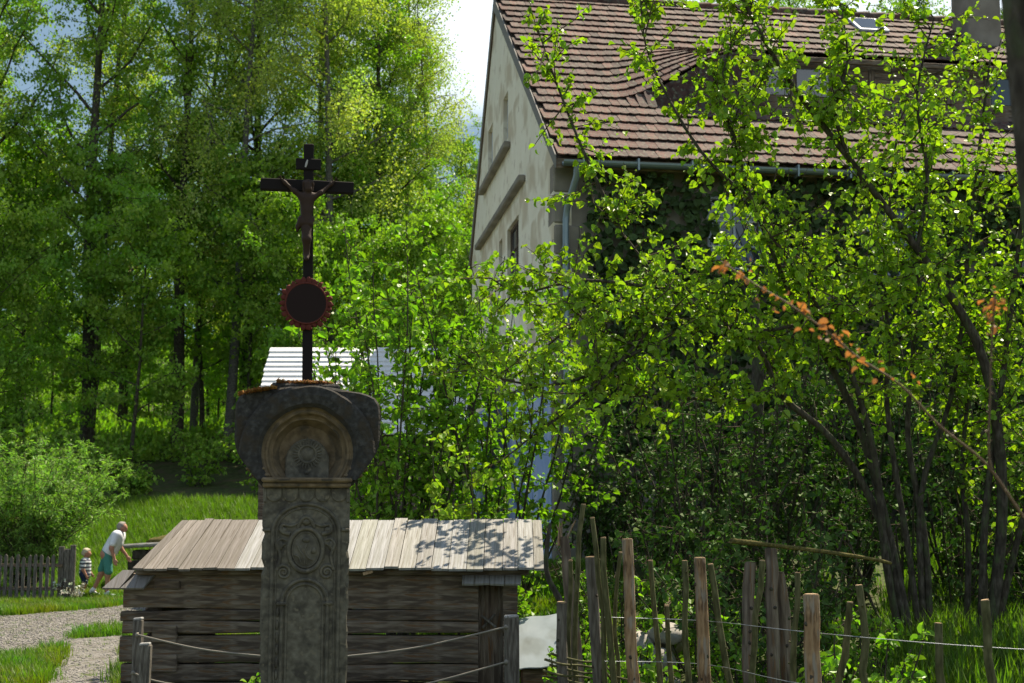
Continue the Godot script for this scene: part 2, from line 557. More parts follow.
# ---------------------------------------------------------------- ground
func make_ground() -> void:
	var xs := PackedFloat32Array([-600, -300, -160, -100, -75])
	var x := -60.0
	while x < 60.0:
		xs.append(x)
		x += 1.0 if absf(x) < 20.0 else 2.5
	xs.append_array([60, 75, 100, 160, 300, 600])
	var zs := PackedFloat32Array([300, 120, 60, 25, 8])
	var z := 2.0
	while z > -100.0:
		zs.append(z)
		z -= 1.0 if z > -60.0 else 2.5
	zs.append_array([-110, -130, -160, -200, -260, -400, -700])
	var nz := FastNoiseLite.new()
	nz.seed = 8
	nz.frequency = 0.12
	var s := Shape.new()
	var p: Array = []
	for j in zs.size():
		var line := PackedVector3Array()
		for i in xs.size():
			var rough := 0.12 * sstep(30.0, 36.0, -zs[j]) + 0.05 * sstep(0.5, 2.0, xs[i])
			line.append(Vector3(xs[i], ground_at(xs[i], zs[j]) + rough * nz.get_noise_2d(xs[i], zs[j]), zs[j]))
		p.append(line)
	var nrm := func(i: int, j: int) -> Vector3:
		var a: Vector3 = p[j][mini(i + 1, xs.size() - 1)] - p[j][maxi(i - 1, 0)]
		var b: Vector3 = p[mini(j + 1, zs.size() - 1)][i] - p[maxi(j - 1, 0)][i]
		var m := a.cross(b).normalized()
		return m if m.y > 0 else -m
	for j in zs.size() - 1:
		for i in xs.size() - 1:
			var n0: Vector3 = nrm.call(i, j)
			var n1: Vector3 = nrm.call(i + 1, j)
			var n2: Vector3 = nrm.call(i + 1, j + 1)
			var n3: Vector3 = nrm.call(i, j + 1)
			s.tri_n(p[j][i], p[j][i + 1], p[j + 1][i + 1], n0, n1, n2)
			s.tri_n(p[j][i], p[j + 1][i + 1], p[j + 1][i], n0, n2, n3)
	var g := put("ground", s, mats.soil)
	tag(g, "grassy ground rising to a wooded bank behind", "", "", "structure")
	# gravel lane with a branch, grass growing between
	var lane := [Vector2(-30, -25.2), Vector2(-13, -24.6), Vector2(-8.7, -23.9), Vector2(-7.6, -25.9), Vector2(-7.6, -28.6), Vector2(-6, -29.2), Vector2(-2, -28), Vector2(4, -27), Vector2(4, -24), Vector2(-2, -23.4), Vector2(-5.5, -22.0), Vector2(-6.1, -20.9), Vector2(-6.35, -19.9), Vector2(-6.0, -19.0), Vector2(-5.75, -18.0), Vector2(-6.1, -17.2), Vector2(-8, -16.7), Vector2(-14, -16.4), Vector2(-30, -16.2)]
	var branch := [Vector2(-5.6, -19.9), Vector2(-5.1, -19.2), Vector2(-4.6, -16.8), Vector2(-3.95, -13.8), Vector2(-2.9, -9.5), Vector2(-2.6, -3), Vector2(-2.6, 6), Vector2(-3.9, 6), Vector2(-3.7, -4), Vector2(-3.8, -10), Vector2(-4.75, -14.3), Vector2(-5.5, -17.2), Vector2(-5.9, -18.4), Vector2(-6.1, -19.3)]
	var k := 0
	for poly in [lane, branch]:
		var wob := ragged(PackedVector2Array(poly), 0.35, 0.16, 31 + k)
		var q := Shape.new()
		var ids := Geometry2D.triangulate_polygon(wob)
		for i in range(0, ids.size(), 3):
			q.tri(Vector3(wob[ids[i]].x, 0.008 + 0.004 * k, wob[ids[i]].y), Vector3(wob[ids[i + 1]].x, 0.008 + 0.004 * k, wob[ids[i + 1]].y), Vector3(wob[ids[i + 2]].x, 0.008 + 0.004 * k, wob[ids[i + 2]].y), Vector3.UP)
		var o := put("gravel_lane" if k == 0 else "gravel_path", q, mats.gravel)
		tag(o, "", "", "", "structure")
		road_polys.append(wob)
		k += 1


var road_polys: Array[PackedVector2Array] = []


func on_road(x: float, z: float) -> bool:
	for p in road_polys:
		if Geometry2D.is_point_in_polygon(Vector2(x, z), p):
			return true
	return false


func ragged(p: PackedVector2Array, step: float, amount: float, seed_: int) -> PackedVector2Array:
	var nz := FastNoiseLite.new()
	nz.seed = seed_
	nz.frequency = 0.7
	var out := PackedVector2Array()
	for i in p.size():
		var a := p[i]
		var b := p[(i + 1) % p.size()]
		var m := maxi(1, int(a.distance_to(b) / step))
		for k in m:
			var q := a.lerp(b, float(k) / m)
			out.append(q + Vector2(nz.get_noise_2d(q.x, q.y), nz.get_noise_2d(q.x + 50, q.y)) * amount)
	return out


# ---------------------------------------------------------------- house
const EAVE_Y := 7.45
const EAVE_Z := 0.4
const PITCH := 0.75
const RIDGE_Z := -7.0


func roof_y(z: float) -> float:
	return EAVE_Y + (EAVE_Z - z) * PITCH


func roof_top(x: float, z: float) -> float:
	var y := roof_y(z)
	if z < -1.68 and z > -4.5 and x > 1.4:
		y = lerpf(y, maxf(y, 10.12 + 0.35 * (-1.7 - z)), sstep(1.4, 4.0, x))
	return y


# A wall panel with openings: the outline is cut into strips round the holes (Rect2 in the wall's own plane).
func wall_shape(outline: PackedVector2Array, holes: Array, z0: float, z1: float, tr: Transform3D) -> Shape:
	var s := Shape.new()
	var cuts := [-100.0, 100.0]
	for h in holes:
		cuts.append(h.position.x)
		cuts.append(h.end.x)
	cuts.sort()
	for i in cuts.size() - 1:
		var a: float = cuts[i]
		var b: float = cuts[i + 1]
		if b - a < 0.001:
			continue
		var bands := [[-100.0, 100.0]]
		for h in holes:
			if h.position.x < a + 0.001 and h.end.x > b - 0.001:
				var nb := []
				for d in bands:
					if h.position.y > d[0] and h.end.y < d[1]:
						nb.append([d[0], h.position.y])
						nb.append([h.end.y, d[1]])
					else:
						nb.append(d)
				bands = nb
		for d in bands:
			for q in Geometry2D.intersect_polygons(outline, PackedVector2Array([Vector2(a, d[0]), Vector2(b, d[0]), Vector2(b, d[1]), Vector2(a, d[1])])):
				s.prism(q, z0, z1, tr)
	return s


func house_window(parent: Node3D, tr: Transform3D, r: Rect2, frame_mat: Material, bars: int, deep := 0.12) -> void:
	var f := Shape.new()
	var w := 0.07
	var m := r.get_center()
	for sx in [-1, 1]:
		f.hexa(tr * Transform3D(Basis.IDENTITY, Vector3(m.x + sx * (r.size.x - w) / 2, m.y, -deep)), Vector3(w, r.size.y, 0.07), 0.008)
	for sy in [-1, 1]:
		f.hexa(tr * Transform3D(Basis.IDENTITY, Vector3(m.x, m.y + sy * (r.size.y - w) / 2, -deep)), Vector3(r.size.x - 2 * w, w, 0.07), 0.008)
	var win := put("window", f, frame_mat, parent)
	var g := Shape.new()
	g.hexa(tr * Transform3D(Basis.IDENTITY, Vector3(m.x, m.y, -deep - 0.005)), Vector3(r.size.x - 2 * w, r.size.y - 2 * w, 0.012))
	put("pane", g, mats.glass, win)
	var b := Shape.new()
	b.hexa(tr * Transform3D(Basis.IDENTITY, Vector3(m.x, m.y, -deep + 0.012)), Vector3(0.04, r.size.y - 2 * w, 0.03))
	for k in bars:
		var y := r.position.y + r.size.y * (k + 1.0) / (bars + 1.0)
		for sx in [-1, 1]:
			b.hexa(tr * Transform3D(Basis.IDENTITY, Vector3(m.x + sx * r.size.x / 4, y, -deep + 0.012)), Vector3(r.size.x / 2 - w - 0.02, 0.035, 0.028))
	put("glazing_bar", b, frame_mat, win)


func tile_shape() -> Shape:
	var s := Shape.new()
	var w := 0.083
	var p := PackedVector2Array([Vector2(-w, 0.62), Vector2(-w, 0.045)])
	for k in range(1, 6):
		var a := PI + PI * k / 6.0
		p.append(Vector2(cos(a) * w, 0.045 + sin(a) * 0.055))
	p.append_array([Vector2(w, 0.045), Vector2(w, 0.62)])
	s.prism(p, 0.0, 0.021, Transform3D.IDENTITY, 0.0, false)
	return s


func make_house() -> void:
	var h := thing("old_house", "large old house with red clay tile roof and cream gable behind the hazel", "house", Vector3(0.68, 0, -22), deg_to_rad(8.5))
	var base := 0.2
	var back_z := -11.2
	var long := 17.0
	# front wall, seen under the eaves
	var front_holes: Array = [Rect2(2.6, 5.75, 1.0, 1.3), Rect2(5.4, 5.75, 1.0, 1.3), Rect2(7.2, 1.9, 0.9, 1.1), Rect2(8.2, 5.75, 1.0, 1.3)]
	var fo := PackedVector2Array([Vector2(0.3, 2.5), Vector2(long, 2.5), Vector2(long, 7.5), Vector2(0.3, 7.5)])
	var ft := Transform3D(Basis.IDENTITY, Vector3.ZERO)
	var lower := PackedVector2Array([Vector2(0.3, base), Vector2(long, base), Vector2(long, 2.5), Vector2(0.3, 2.5)])
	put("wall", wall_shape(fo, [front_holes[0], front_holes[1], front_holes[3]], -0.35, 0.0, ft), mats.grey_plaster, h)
	put("plinth", wall_shape(lower, [Rect2(7.2, 1.6, 0.9, 0.8)], -0.35, -0.02, ft), mats.rubble, h)
	for r in [front_holes[0], front_holes[1], front_holes[3]]:
		house_window(h, ft, r, mats.white_frame, 2)
	house_window(h, ft, Rect2(7.2, 1.6, 0.9, 0.8), mats.white_frame, 1)
	# gable: its own plane runs from the front corner (0) to the back corner
	var gt := Transform3D(Basis(Vector3(0, 0, -1), Vector3.UP, Vector3(-1, 0, 0)), Vector3.ZERO)
	var holes: Array = [Rect2(3.75, 6.0, 1.5, 1.45), Rect2(5.95, 6.85, 0.5, 0.6), Rect2(5.15, 9.35, 0.66, 1.0), Rect2(7.5, 9.35, 0.75, 1.0)]
	var go := PackedVector2Array([Vector2(0, 4.1), Vector2(-back_z, 4.1), Vector2(-back_z, 7.95), Vector2(7.0, 12.85), Vector2(0.0, 7.6)])
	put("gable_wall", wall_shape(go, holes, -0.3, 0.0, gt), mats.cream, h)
	put("painted_wall", wall_shape(PackedVector2Array([Vector2(0.25, base), Vector2(-back_z, base), Vector2(-back_z, 4.1), Vector2(0.25, 4.1)]), [Rect2(3.2, 1.6, 1.0, 1.3)], -0.3, 0.012, gt), mats.blue_plaster, h)
	house_window(h, gt, Rect2(3.2, 1.6, 1.0, 1.3), mats.white_frame, 1)
	house_window(h, gt, holes[0], mats.log_up, 2, 0.1)
	house_window(h, gt, holes[1], mats.white_frame, 1)
	house_window(h, gt, holes[2], mats.white_frame, 1)
	house_window(h, gt, holes[3], mats.white_frame, 1)
	for q in [[4.8, 9.0, 9.12], [2.9, 9.6, 7.95]]:
		var s := Shape.new()
		s.hexa(gt * Transform3D(Basis.IDENTITY, Vector3((q[0] + q[1]) / 2, q[2], 0.07)), Vector3(q[1] - q[0], 0.13, 0.14), 0.02)
		put("ledge", s, mats.grey_plaster, h)
	# corner stones
	for k in 14:
		var s := Shape.new()
		var y := base + 0.27 + k * 0.52
		s.hexa(Transform3D(Basis(Vector3.UP, rng.randf_range(-.02, .02)), Vector3(0.14 + 0.08 * (k % 2) + rng.randf_range(-.004, .004), y, -0.155 - 0.1 * ((k + 1) % 2))), Vector3(0.28 + 0.16 * (k % 2), 0.50, 0.36 + 0.2 * ((k + 1) % 2)), 0.03)
		put("corner_stone", s, mats.grey_plaster, h)
	# back and far walls close the house
	var bw := Shape.new()
	bw.hexa(Transform3D(Basis.IDENTITY, Vector3(long / 2, 3.9, back_z + 0.15)), Vector3(long - 0.6, 7.4, 0.3))
	put("back_wall", bw, mats.cream, h)
	var fw := Shape.new()
	fw.prism(PackedVector2Array([Vector2(0.05, base), Vector2(-back_z - 0.05, base), Vector2(-back_z - 0.05, 7.5), Vector2(7.0, 12.8), Vector2(0.05, 7.5)]), 0.0, -0.3, Transform3D(Basis(Vector3(0, 0, -1), Vector3.UP, Vector3(-1, 0, 0)), Vector3(long, 0, 0)))
	put("far_gable", fw, mats.cream, h)
	# plinth stones that show beside the downpipe
	var pr := RandomNumberGenerator.new()
	pr.seed = 77
	var py := 0.3
	while py < 2.5:
		var ph := pr.randf_range(0.16, 0.42)
		var px := 0.42
		while px < 3.4:
			var pw := pr.randf_range(0.22, 0.75)
			var s := Shape.new()
			s.tint = Color.WHITE * pr.randf_range(0.35, 0.8)
			s.hexa(Transform3D(Basis(Vector3(0, 0, 1), pr.randf_range(-.04, .04)), Vector3(px + pw / 2, py + ph / 2, 0.03 + pr.randf_range(0, .03))), Vector3(pw - 0.025, ph * pr.randf_range(0.82, 0.97), 0.14), 0.04)
			put("stone", s, mats.rubble, h)
			px += pw
		py += ph
	# roof: boarding below, tiles above
	var rd := Shape.new()
	var x0 := -0.03
	var x1 := long + 0.2
	var rl := PackedVector2Array([Vector2(EAVE_Z, EAVE_Y), Vector2(RIDGE_Z, roof_y(RIDGE_Z)), Vector2(back_z - 0.4, 7.75), Vector2(back_z - 0.4, 7.6), Vector2(RIDGE_Z, roof_y(RIDGE_Z) - 0.2), Vector2(EAVE_Z, EAVE_Y - 0.16)])
	rd.prism(rl, x0, x1, Transform3D(Basis(Vector3(0, 0, 1), Vector3.UP, Vector3(1, 0, 0)), Vector3.ZERO))
	var roof := put("roof", rd, mats.log, h)
	var tm := tile_shape().mesh()
	var slope := Vector2(1.0, PITCH).normalized()
	var count := 0
	var rest: Array[PackedFloat32Array] = [PackedFloat32Array(), PackedFloat32Array(), PackedFloat32Array(), PackedFloat32Array()]
	for r in 23:
		var d := -0.06 + r * 0.41
		var cols := int((x1 - x0) / 0.168)
		for c in cols:
			var x := x0 + 0.1 + 0.168 * (c + 0.5 * (r % 2))
			if x > x1:
				continue
			var z := EAVE_Z - d * slope.x
			if z < RIDGE_Z - 0.1:
				continue
			if x > 10.35 and x < 11.2 and z < -5.4:
				continue
			var y := roof_top(x, z)
			var up := (roof_top(x, z - 0.3) - y) / 0.3
			if up > 1.4:
				continue
			var dir := Vector3(0, up, -1).normalized()
			var side := Vector3(1, (roof_top(x + 0.1, z) - roof_top(x - 0.1, z)) / 0.2, 0).normalized()
			var nor := side.cross(dir).normalized()
			if nor.y < 0:
				nor = -nor
			dir = (dir - nor * (0.088 + rng.randf_range(-.012, .012))).normalized()
			var b := Basis(side, dir, side.cross(dir)).rotated(nor, rng.randf_range(-.02, .02))
			var o := Vector3(x + rng.randf_range(-.004, .004), y, z) + nor * (0.08 + rng.randf_range(0, .008))
			var pick := rng.randi() % 4
			if r < 10 and c < 30 and count < 300:
				var t := MeshInstance3D.new()
				t.mesh = tm
				t.material_override = mats["tile_%d" % pick]
				t.transform = Transform3D(b, o)
				t.name = "roof_tile"
				roof.add_child(t, true)
				count += 1
			else:
				var g := rng.randf_range(0.6, 1.25)
				row(rest[pick], b, o, Color(g, g, g))
	for k in 4:
		scatter("roof_tiles", tm, mats["tile_%d" % k], rest[k], roof)
	# back slope in plain tile colour, ridge and verge
	var bs := Shape.new()
	bs.quad(Vector3(x0, roof_y(RIDGE_Z) + 0.05, RIDGE_Z), Vector3(x1, roof_y(RIDGE_Z) + 0.05, RIDGE_Z), Vector3(x1, 7.85, back_z - 0.45), Vector3(x0, 7.85, back_z - 0.45), Vector3(0, 1, -1))
	put("back_slope", bs, mats.tile_0, roof)
	for k in 46:
		var s := Shape.new()
		var x := x0 + 0.2 + k * 0.375
		s.tube(PackedVector3Array([Vector3(x - 0.2, roof_y(RIDGE_Z) + 0.05, RIDGE_Z), Vector3(x + 0.2, roof_y(RIDGE_Z) + 0.065, RIDGE_Z)]), PackedFloat32Array([0.13, 0.145]), 10)
		put("ridge_tile", s, mats["tile_%d" % (k % 4)], roof)
	var vb := Shape.new()
	vb.prism(PackedVector2Array([Vector2(EAVE_Z + 0.04, EAVE_Y - 0.17), Vector2(EAVE_Z + 0.04, EAVE_Y + 0.05), Vector2(RIDGE_Z, roof_y(RIDGE_Z) + 0.05), Vector2(back_z - 0.42, 7.82), Vector2(back_z - 0.42, 7.6), Vector2(RIDGE_Z, roof_y(RIDGE_Z) - 0.26)]), x0 - 0.022, x0 - 0.002, Transform3D(Basis(Vector3(0, 0, 1), Vector3.UP, Vector3(1, 0, 0)), Vector3.ZERO))
	put("verge_board", vb, mats.verge, roof)
	# long low dormer with a strip of panes
	var df := Shape.new()
	df.hexa(Transform3D(Basis.IDENTITY, Vector3(7.6, 9.62, -2.0)), Vector3(7.0, 1.0, 0.1))
	var dorm := put("dormer", df, mats.log, roof)
	for k in [0, 1, 6, 7, 8]:
		var p := Shape.new()
		p.hexa(Transform3D(Basis.IDENTITY, Vector3(4.5 + k * 0.77, 9.72, -1.945)), Vector3(0.62, 0.52, 0.02))
		put("pane", p, mats.glass, dorm)
	for k in 10:
		var p := Shape.new()
		p.hexa(Transform3D(Basis.IDENTITY, Vector3(4.115 + k * 0.77, 9.72, -1.93)), Vector3(0.11, 0.6, 0.05), 0.01)
		put("mullion", p, mats.log_up, dorm)
	var eb := Shape.new()
	for k in 14:
		var xa := 1.5 + k * 0.2
		var xb := xa + 0.2
		eb.quad(Vector3(xa, roof_y(-1.75), -1.76), Vector3(xb, roof_y(-1.75), -1.76), Vector3(xb, roof_top(xb, -1.75) + 0.08, -1.76), Vector3(xa, roof_top(xa, -1.75) + 0.08, -1.76), Vector3(0, 0, 1))
	put("eyebrow_face", eb, mats.tile_2, dorm)
	var fas := Shape.new()
	fas.hexa(Transform3D(Basis.IDENTITY, Vector3(7.6, 10.09, -1.74)), Vector3(7.2, 0.1, 0.06), 0.01)
	put("fascia", fas, mats.log, dorm)
	# skylight, chimney
	var sk := Shape.new()
	sk.hexa(Transform3D(Basis(Vector3.RIGHT, atan(PITCH)), Vector3(8.3, roof_y(-6.3) + 0.14, -6.3)), Vector3(0.7, 0.06, 0.9), 0.01)
	var sw := put("skylight", sk, mats.white_frame, roof)
	var sg := Shape.new()
	sg.hexa(Transform3D(Basis(Vector3.RIGHT, atan(PITCH)), Vector3(8.3, roof_y(-6.3) + 0.178, -6.3) + Vector3(0, 0, 0)), Vector3(0.56, 0.01, 0.76))
	put("pane", sg, mats.glass, sw)
	var ch := Shape.new()
	ch.hexa(Transform3D(Basis.IDENTITY, Vector3(10.78, 13.0, -6.1)), Vector3(0.78, 2.8, 0.78), 0.02)
	var chm := put("chimney", ch, mats.grey_plaster, roof)
	var cc := Shape.new()
	cc.hexa(Transform3D(Basis.IDENTITY, Vector3(10.78, 14.46, -6.1)), Vector3(0.95, 0.12, 0.95), 0.02)
	put("cap", cc, mats.rubble, chm)
	# gutter and downpipe
	var gu := Shape.new()
	var arc := PackedVector2Array()
	for k in 9:
		arc.append(Vector2(EAVE_Z + 0.10 - cos(PI * k / 8.0) * 0.085, EAVE_Y - 0.06 - sin(PI * k / 8.0) * 0.085))
	for k in 9:
		arc.append(Vector2(EAVE_Z + 0.10 + cos(PI * k / 8.0) * 0.075, EAVE_Y - 0.06 - sin(PI * k / 8.0) * 0.075))
	gu.prism(arc, x0 + 0.1, x1, Transform3D(Basis(Vector3(0, 0, 1), Vector3.UP, Vector3(1, 0, 0)), Vector3.ZERO))
	put("gutter", gu, mats.zinc, h)
	for k in 18:
		var s := Shape.new()
		s.hexa(Transform3D(Basis.IDENTITY, Vector3(0.4 + k * 0.9, EAVE_Y - 0.1, EAVE_Z + 0.1)), Vector3(0.03, 0.19, 0.2), 0.0)
		put("gutter_bracket", s, mats.zinc, h)
	var dp := Shape.new()
	dp.tube(PackedVector3Array([Vector3(0.3, EAVE_Y - 0.13, EAVE_Z + 0.1), Vector3(0.3, EAVE_Y - 0.3, EAVE_Z + 0.05), Vector3(0.2, EAVE_Y - 0.75, 0.16), Vector3(0.18, EAVE_Y - 0.95, 0.12), Vector3(0.18, 2.75, 0.12), Vector3(0.18, 2.6, 0.2), Vector3(0.18, 2.52, 0.28)]), PackedFloat32Array([.055, .055, .055, .055, .055, .055, .06]), 10)
	put("downpipe", dp, mats.zinc, h)
	for y in [6.0, 4.4, 2.9]:
		var s := Shape.new()
		s.tube(PackedVector3Array([Vector3(0.18, y, 0.12), Vector3(0.18, y + 0.05, 0.12)]), PackedFloat32Array([.066, .066]), 10)
		put("pipe_clip", s, mats.zinc, h)
	# ivy over the front wall
	var iv := thing("ivy", "dark evergreen ivy covering the shaded front wall below the gutter", "ivy", Vector3(0.68, 0, -22), deg_to_rad(8.5))
	var lf := leaf_mesh(0.13, 0.12, 0.25)
	var nz := FastNoiseLite.new()
	nz.seed = 3
	nz.frequency = 0.5
	var buf := PackedFloat32Array()
	for k in 16000:
		var x := rng.randf_range(0.55, 15.0)
		var y := rng.randf_range(0.6, 7.3)
		var bad := false
		for r in [front_holes[0], front_holes[1], front_holes[3]]:
			if r.grow(-0.05).has_point(Vector2(x, y)):
				bad = true
		if x < 2.4 and y < 2.7:
			continue
		if bad or nz.get_noise_2d(x, y) + 0.25 + 0.12 * y - 0.25 * float(x < 1.2) < 0.0:
			continue
		var b := Basis(Vector3(0, 0, 1), rng.randf() * TAU) * Basis.IDENTITY
		b = Basis(Vector3.RIGHT, rng.randf_range(-1.0, 0.3)) * Basis(Vector3.UP, rng.randf_range(-.7, .7)) * b
		var g := rng.randf_range(0.6, 1.5)
		row(buf, b.scaled(Vector3.ONE * rng.randf_range(.7, 1.4)), Vector3(x, y, 0.05 + 0.22 * rng.randf() + 0.25 * maxf(0, nz.get_noise_2d(x * 2, y * 2))), Color(g, g, g))
	scatter("foliage", lf, mats.ivy_leaf, buf, iv)
	var st := Shape.new()
	for k in 14:
		var x := 1.2 + k * 0.95
		var pts := PackedVector3Array()
		var rad := PackedFloat32Array()
		for j in 9:
			pts.append(Vector3(x + sin(j * 1.7 + k) * 0.3, 0.7 + j * 0.75, 0.05))
			rad.append(0.035 - 0.003 * j)
		st.tube(pts, rad, 5)
	put("stem", st, mats.bark, iv)


# The pale roof of a wooden outbuilding beyond the shrub.
func make_outbuilding() -> void:
	var o := thing("outbuilding", "wooden outbuilding with a pale boarded roof behind the leafy shrub", "building", Vector3(-3.3, 0.0, -28.6))
	var n := 17
	var top := Vector3(0, 5.24, 0.0)
	var wdt := 4.2
	for k in n:
		var s := Shape.new()
		var f := float(k) / n
		var y0 := 5.24 - f * 1.95
		var z0 := 0.0 + f * 2.2
		var ln := 0.20
		var t := Basis(Vector3.RIGHT, 0.52)
		var at := Vector3(-1.78 + wdt / 2 + 0.01 * sin(k * 3.0), y0 - 0.09 + 0.02, z0 + 0.09)
		s.tint = Color.WHITE * rng.randf_range(0.92, 1.05)
		s.hexa(Transform3D(t, at), Vector3(wdt + 0.02 * sin(k * 5.0), 0.04, ln), 0.004)
		put("roof_board", s, mats.pale_board, o)
	var bk := Shape.new()
	bk.quad(Vector3(-1.75, 5.24, 0), Vector3(-1.75 + wdt, 5.24, 0), Vector3(-1.75 + wdt, 3.1, -2.4), Vector3(-1.75, 3.1, -2.4), Vector3(0, 1, -1))
	put("back_slope", bk, mats.board_side, o)
	var gw := Shape.new()
	gw.prism(PackedVector2Array([Vector2(2.0, 0.1), Vector2(2.0, 3.1), Vector2(0, 4.98), Vector2(-2.0, 3.2), Vector2(-2.0, 0.1)]), -1.6, -1.5, Transform3D(Basis(Vector3(0, 0, 1), Vector3.UP, Vector3(1, 0, 0)), Vector3.ZERO))
	gw.prism(PackedVector2Array([Vector2(2.0, 0.1), Vector2(2.0, 3.1), Vector2(0, 4.98), Vector2(-2.0, 3.2), Vector2(-2.0, 0.1)]), 2.1, 2.2, Transform3D(Basis(Vector3(0, 0, 1), Vector3.UP, Vector3(1, 0, 0)), Vector3.ZERO))
	put("gable_wall", gw, mats.log, o)
	for k in 11:
		var s := Shape.new()
		s.hexa(Transform3D(Basis.IDENTITY, Vector3(0.3, 0.25 + k * 0.27, 2.0)), Vector3(3.6, 0.25, 0.2), 0.03)
		put("log", s, mats.log, o)


# ---------------------------------------------------------------- log shed
func make_shed() -> void:
	var o := thing("log_shed", "low dark log shed with a grey board roof behind the stone shrine", "shed", Vector3(-1.6, 0, -12.5))
	# local x: world + 1.6
	var lx := -1.87
	var rx := 1.30
	var rows := [[0.865, 1.165], [0.755, 0.845], [0.645, 0.748], [0.39, 0.618], [0.225, 0.372], [0.02, 0.21]]
	var k := 0
	for r in rows:
		for part in [[lx - 0.02 * (k % 2), rx], [1.52, 1.65]]:
			var s := Shape.new()
			var segs := 9 if part[0] < 0 else 2
			var nz := FastNoiseLite.new()
			nz.seed = 60 + k
			nz.frequency = 0.8
			var hh: float = (r[1] - r[0])
			var mid: float = (r[0] + r[1]) / 2
			var prof := [Vector2(-.5, .38), Vector2(-.42, .5), Vector2(.42, .5), Vector2(.5, .38), Vector2(.5, -.38), Vector2(.42, -.5), Vector2(-.42, -.5), Vector2(-.5, -.38)]
			var rings := []
			for i in segs + 1:
				var x: float = lerpf(part[0], part[1], float(i) / segs)
				var ring := PackedVector3Array()
				for q in prof.size():
					var top := nz.get_noise_2d(x, 5.0 if prof[q].y > 0 else 25.0) * 0.028
					var dpt := nz.get_noise_2d(x * 1.5, 40.0 + q) * 0.02
					ring.append(Vector3(x, mid + prof[q].y * hh * (1.015 if absf(part[0]) > 1.8 else 1.0) + top, prof[q].x * 0.16 + dpt))
				rings.append(ring)
			for i in segs:
				for q in 8:
					var q2 := (q + 1) % 8
					var a: Vector3 = rings[i][q]
					var mm: Vector3 = (a + rings[i + 1][q2]) * 0.5
					s.quad(a, rings[i][q2], rings[i + 1][q2], rings[i + 1][q], mm - Vector3(mm.x, mid, 0))
			for e in [0, segs]:
				for q in range(1, 7):
					s.tri(rings[e][0], rings[e][q], rings[e][q + 1], Vector3(-1 if e == 0 else 1, 0, 0))
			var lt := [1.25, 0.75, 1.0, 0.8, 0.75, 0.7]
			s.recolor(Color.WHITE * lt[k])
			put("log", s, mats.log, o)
		# side walls
		var sl := Shape.new()
		sl.hexa(Transform3D(Basis.IDENTITY, Vector3(-1.66 + 0.01 * k, (r[0] + r[1]) / 2 + 0.03, -0.95)), Vector3(0.15, (r[1] - r[0]) * 0.96, 1.7), 0.025)
		put("side_log", sl, mats.log, o)
		var sr := Shape.new()
		sr.hexa(Transform3D(Basis.IDENTITY, Vector3(1.56, (r[0] + r[1]) / 2 + 0.03, -0.95)), Vector3(0.15, (r[1] - r[0]) * 0.96, 1.7), 0.025)
		put("side_log", sr, mats.log, o)
		k += 1
	# blocks added to stand in for the dark holes in the wall
	for q in [[-1.48, 1.07, .23, .075], [-1.49, 0.64, .22, .15], [-1.49, 0.385, .24, .15]]:
		var s := Shape.new()
		s.hexa(Transform3D(Basis.IDENTITY, Vector3(q[0], q[1], 0.045)), Vector3(q[2], q[3], 0.12), 0.008)
		put("hole_block", s, mats.log, o)
	# door post and the iron cross-brace in the opening at the right
	var dpst := Shape.new()
	dpst.hexa(Transform3D(Basis.IDENTITY, Vector3(1.41, 0.58, -0.12)), Vector3(0.235, 1.15, 0.12), 0.01)
	put("door_post", dpst, mats.log_up, o)
	var br := Shape.new()
	for a in [0.9, -0.75]:
		br.hexa(Transform3D(Basis(Vector3(0, 0, 1), a), Vector3(1.39, 0.745, 0.0 + 0.02 * a)), Vector3(0.022, 0.17, 0.018), 0.004)
	put("crossed_slats", br, mats.grey_post, o)
	# back posts carry the ridge
	for x in [-1.5, -0.1, 1.4]:
		var s := Shape.new()
		s.hexa(Transform3D(Basis.IDENTITY, Vector3(x, 0.6, -1.75)), Vector3(0.13, 1.2, 0.13), 0.02)
		put("post", s, mats.log_up, o)
	# roof boards, front slope: fanned out at the left end
	var bx := PackedFloat32Array()
	var tx := PackedFloat32Array()
	var bw := [.135, .14, .13, .14, .135, .145, .13, .15, .14, .15, .135, .16, .13, .15, .14, .15, .16, .125, .15, .14, .15, .16, .15, .17]
	var x := -1.74
	var i := 0
	while x < 1.86:
		bx.append(x)
		x += bw[i % bw.size()] * (0.75 if i < 6 else 1.0)
		i += 1
	bx.append(1.885)
	var left_top := -1.60
	for b in bx:
		var t := clampf((b + 1.74) / 1.0, 0.0, 1.0)
		tx.append(b + (left_top + 1.74) * (1.0 - t) * (1.0 - t) + 0.02 * (1 - t))
	for b in bx.size() - 1:
		var s := Shape.new()
		var drop := rng.randf_range(-.018, .018)
		var lift := rng.randf_range(0.0, .014)
		var skew := rng.randf_range(-.004, .004)
		var y1 := 1.645 + rng.randf_range(-.008, .01)
		var e0 := Vector3(bx[b] + .003, 1.222 + drop * .4 + lift, 0.30 - drop)
		var e1 := Vector3(bx[b + 1] - .003, 1.222 + drop * .4 + lift + skew, 0.30 - drop)
		var t0 := Vector3(tx[b] + .003, y1 + lift, -0.80)
		var t1 := Vector3(tx[b + 1] - .003, y1 + lift, -0.80)
		s.slab(e0, e1, t1, t0, 0.022)
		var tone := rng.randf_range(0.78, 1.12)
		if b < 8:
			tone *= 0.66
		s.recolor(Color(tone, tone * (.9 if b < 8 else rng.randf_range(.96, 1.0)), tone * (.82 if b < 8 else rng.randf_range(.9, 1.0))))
		put("roof_board", s, mats.board, o)
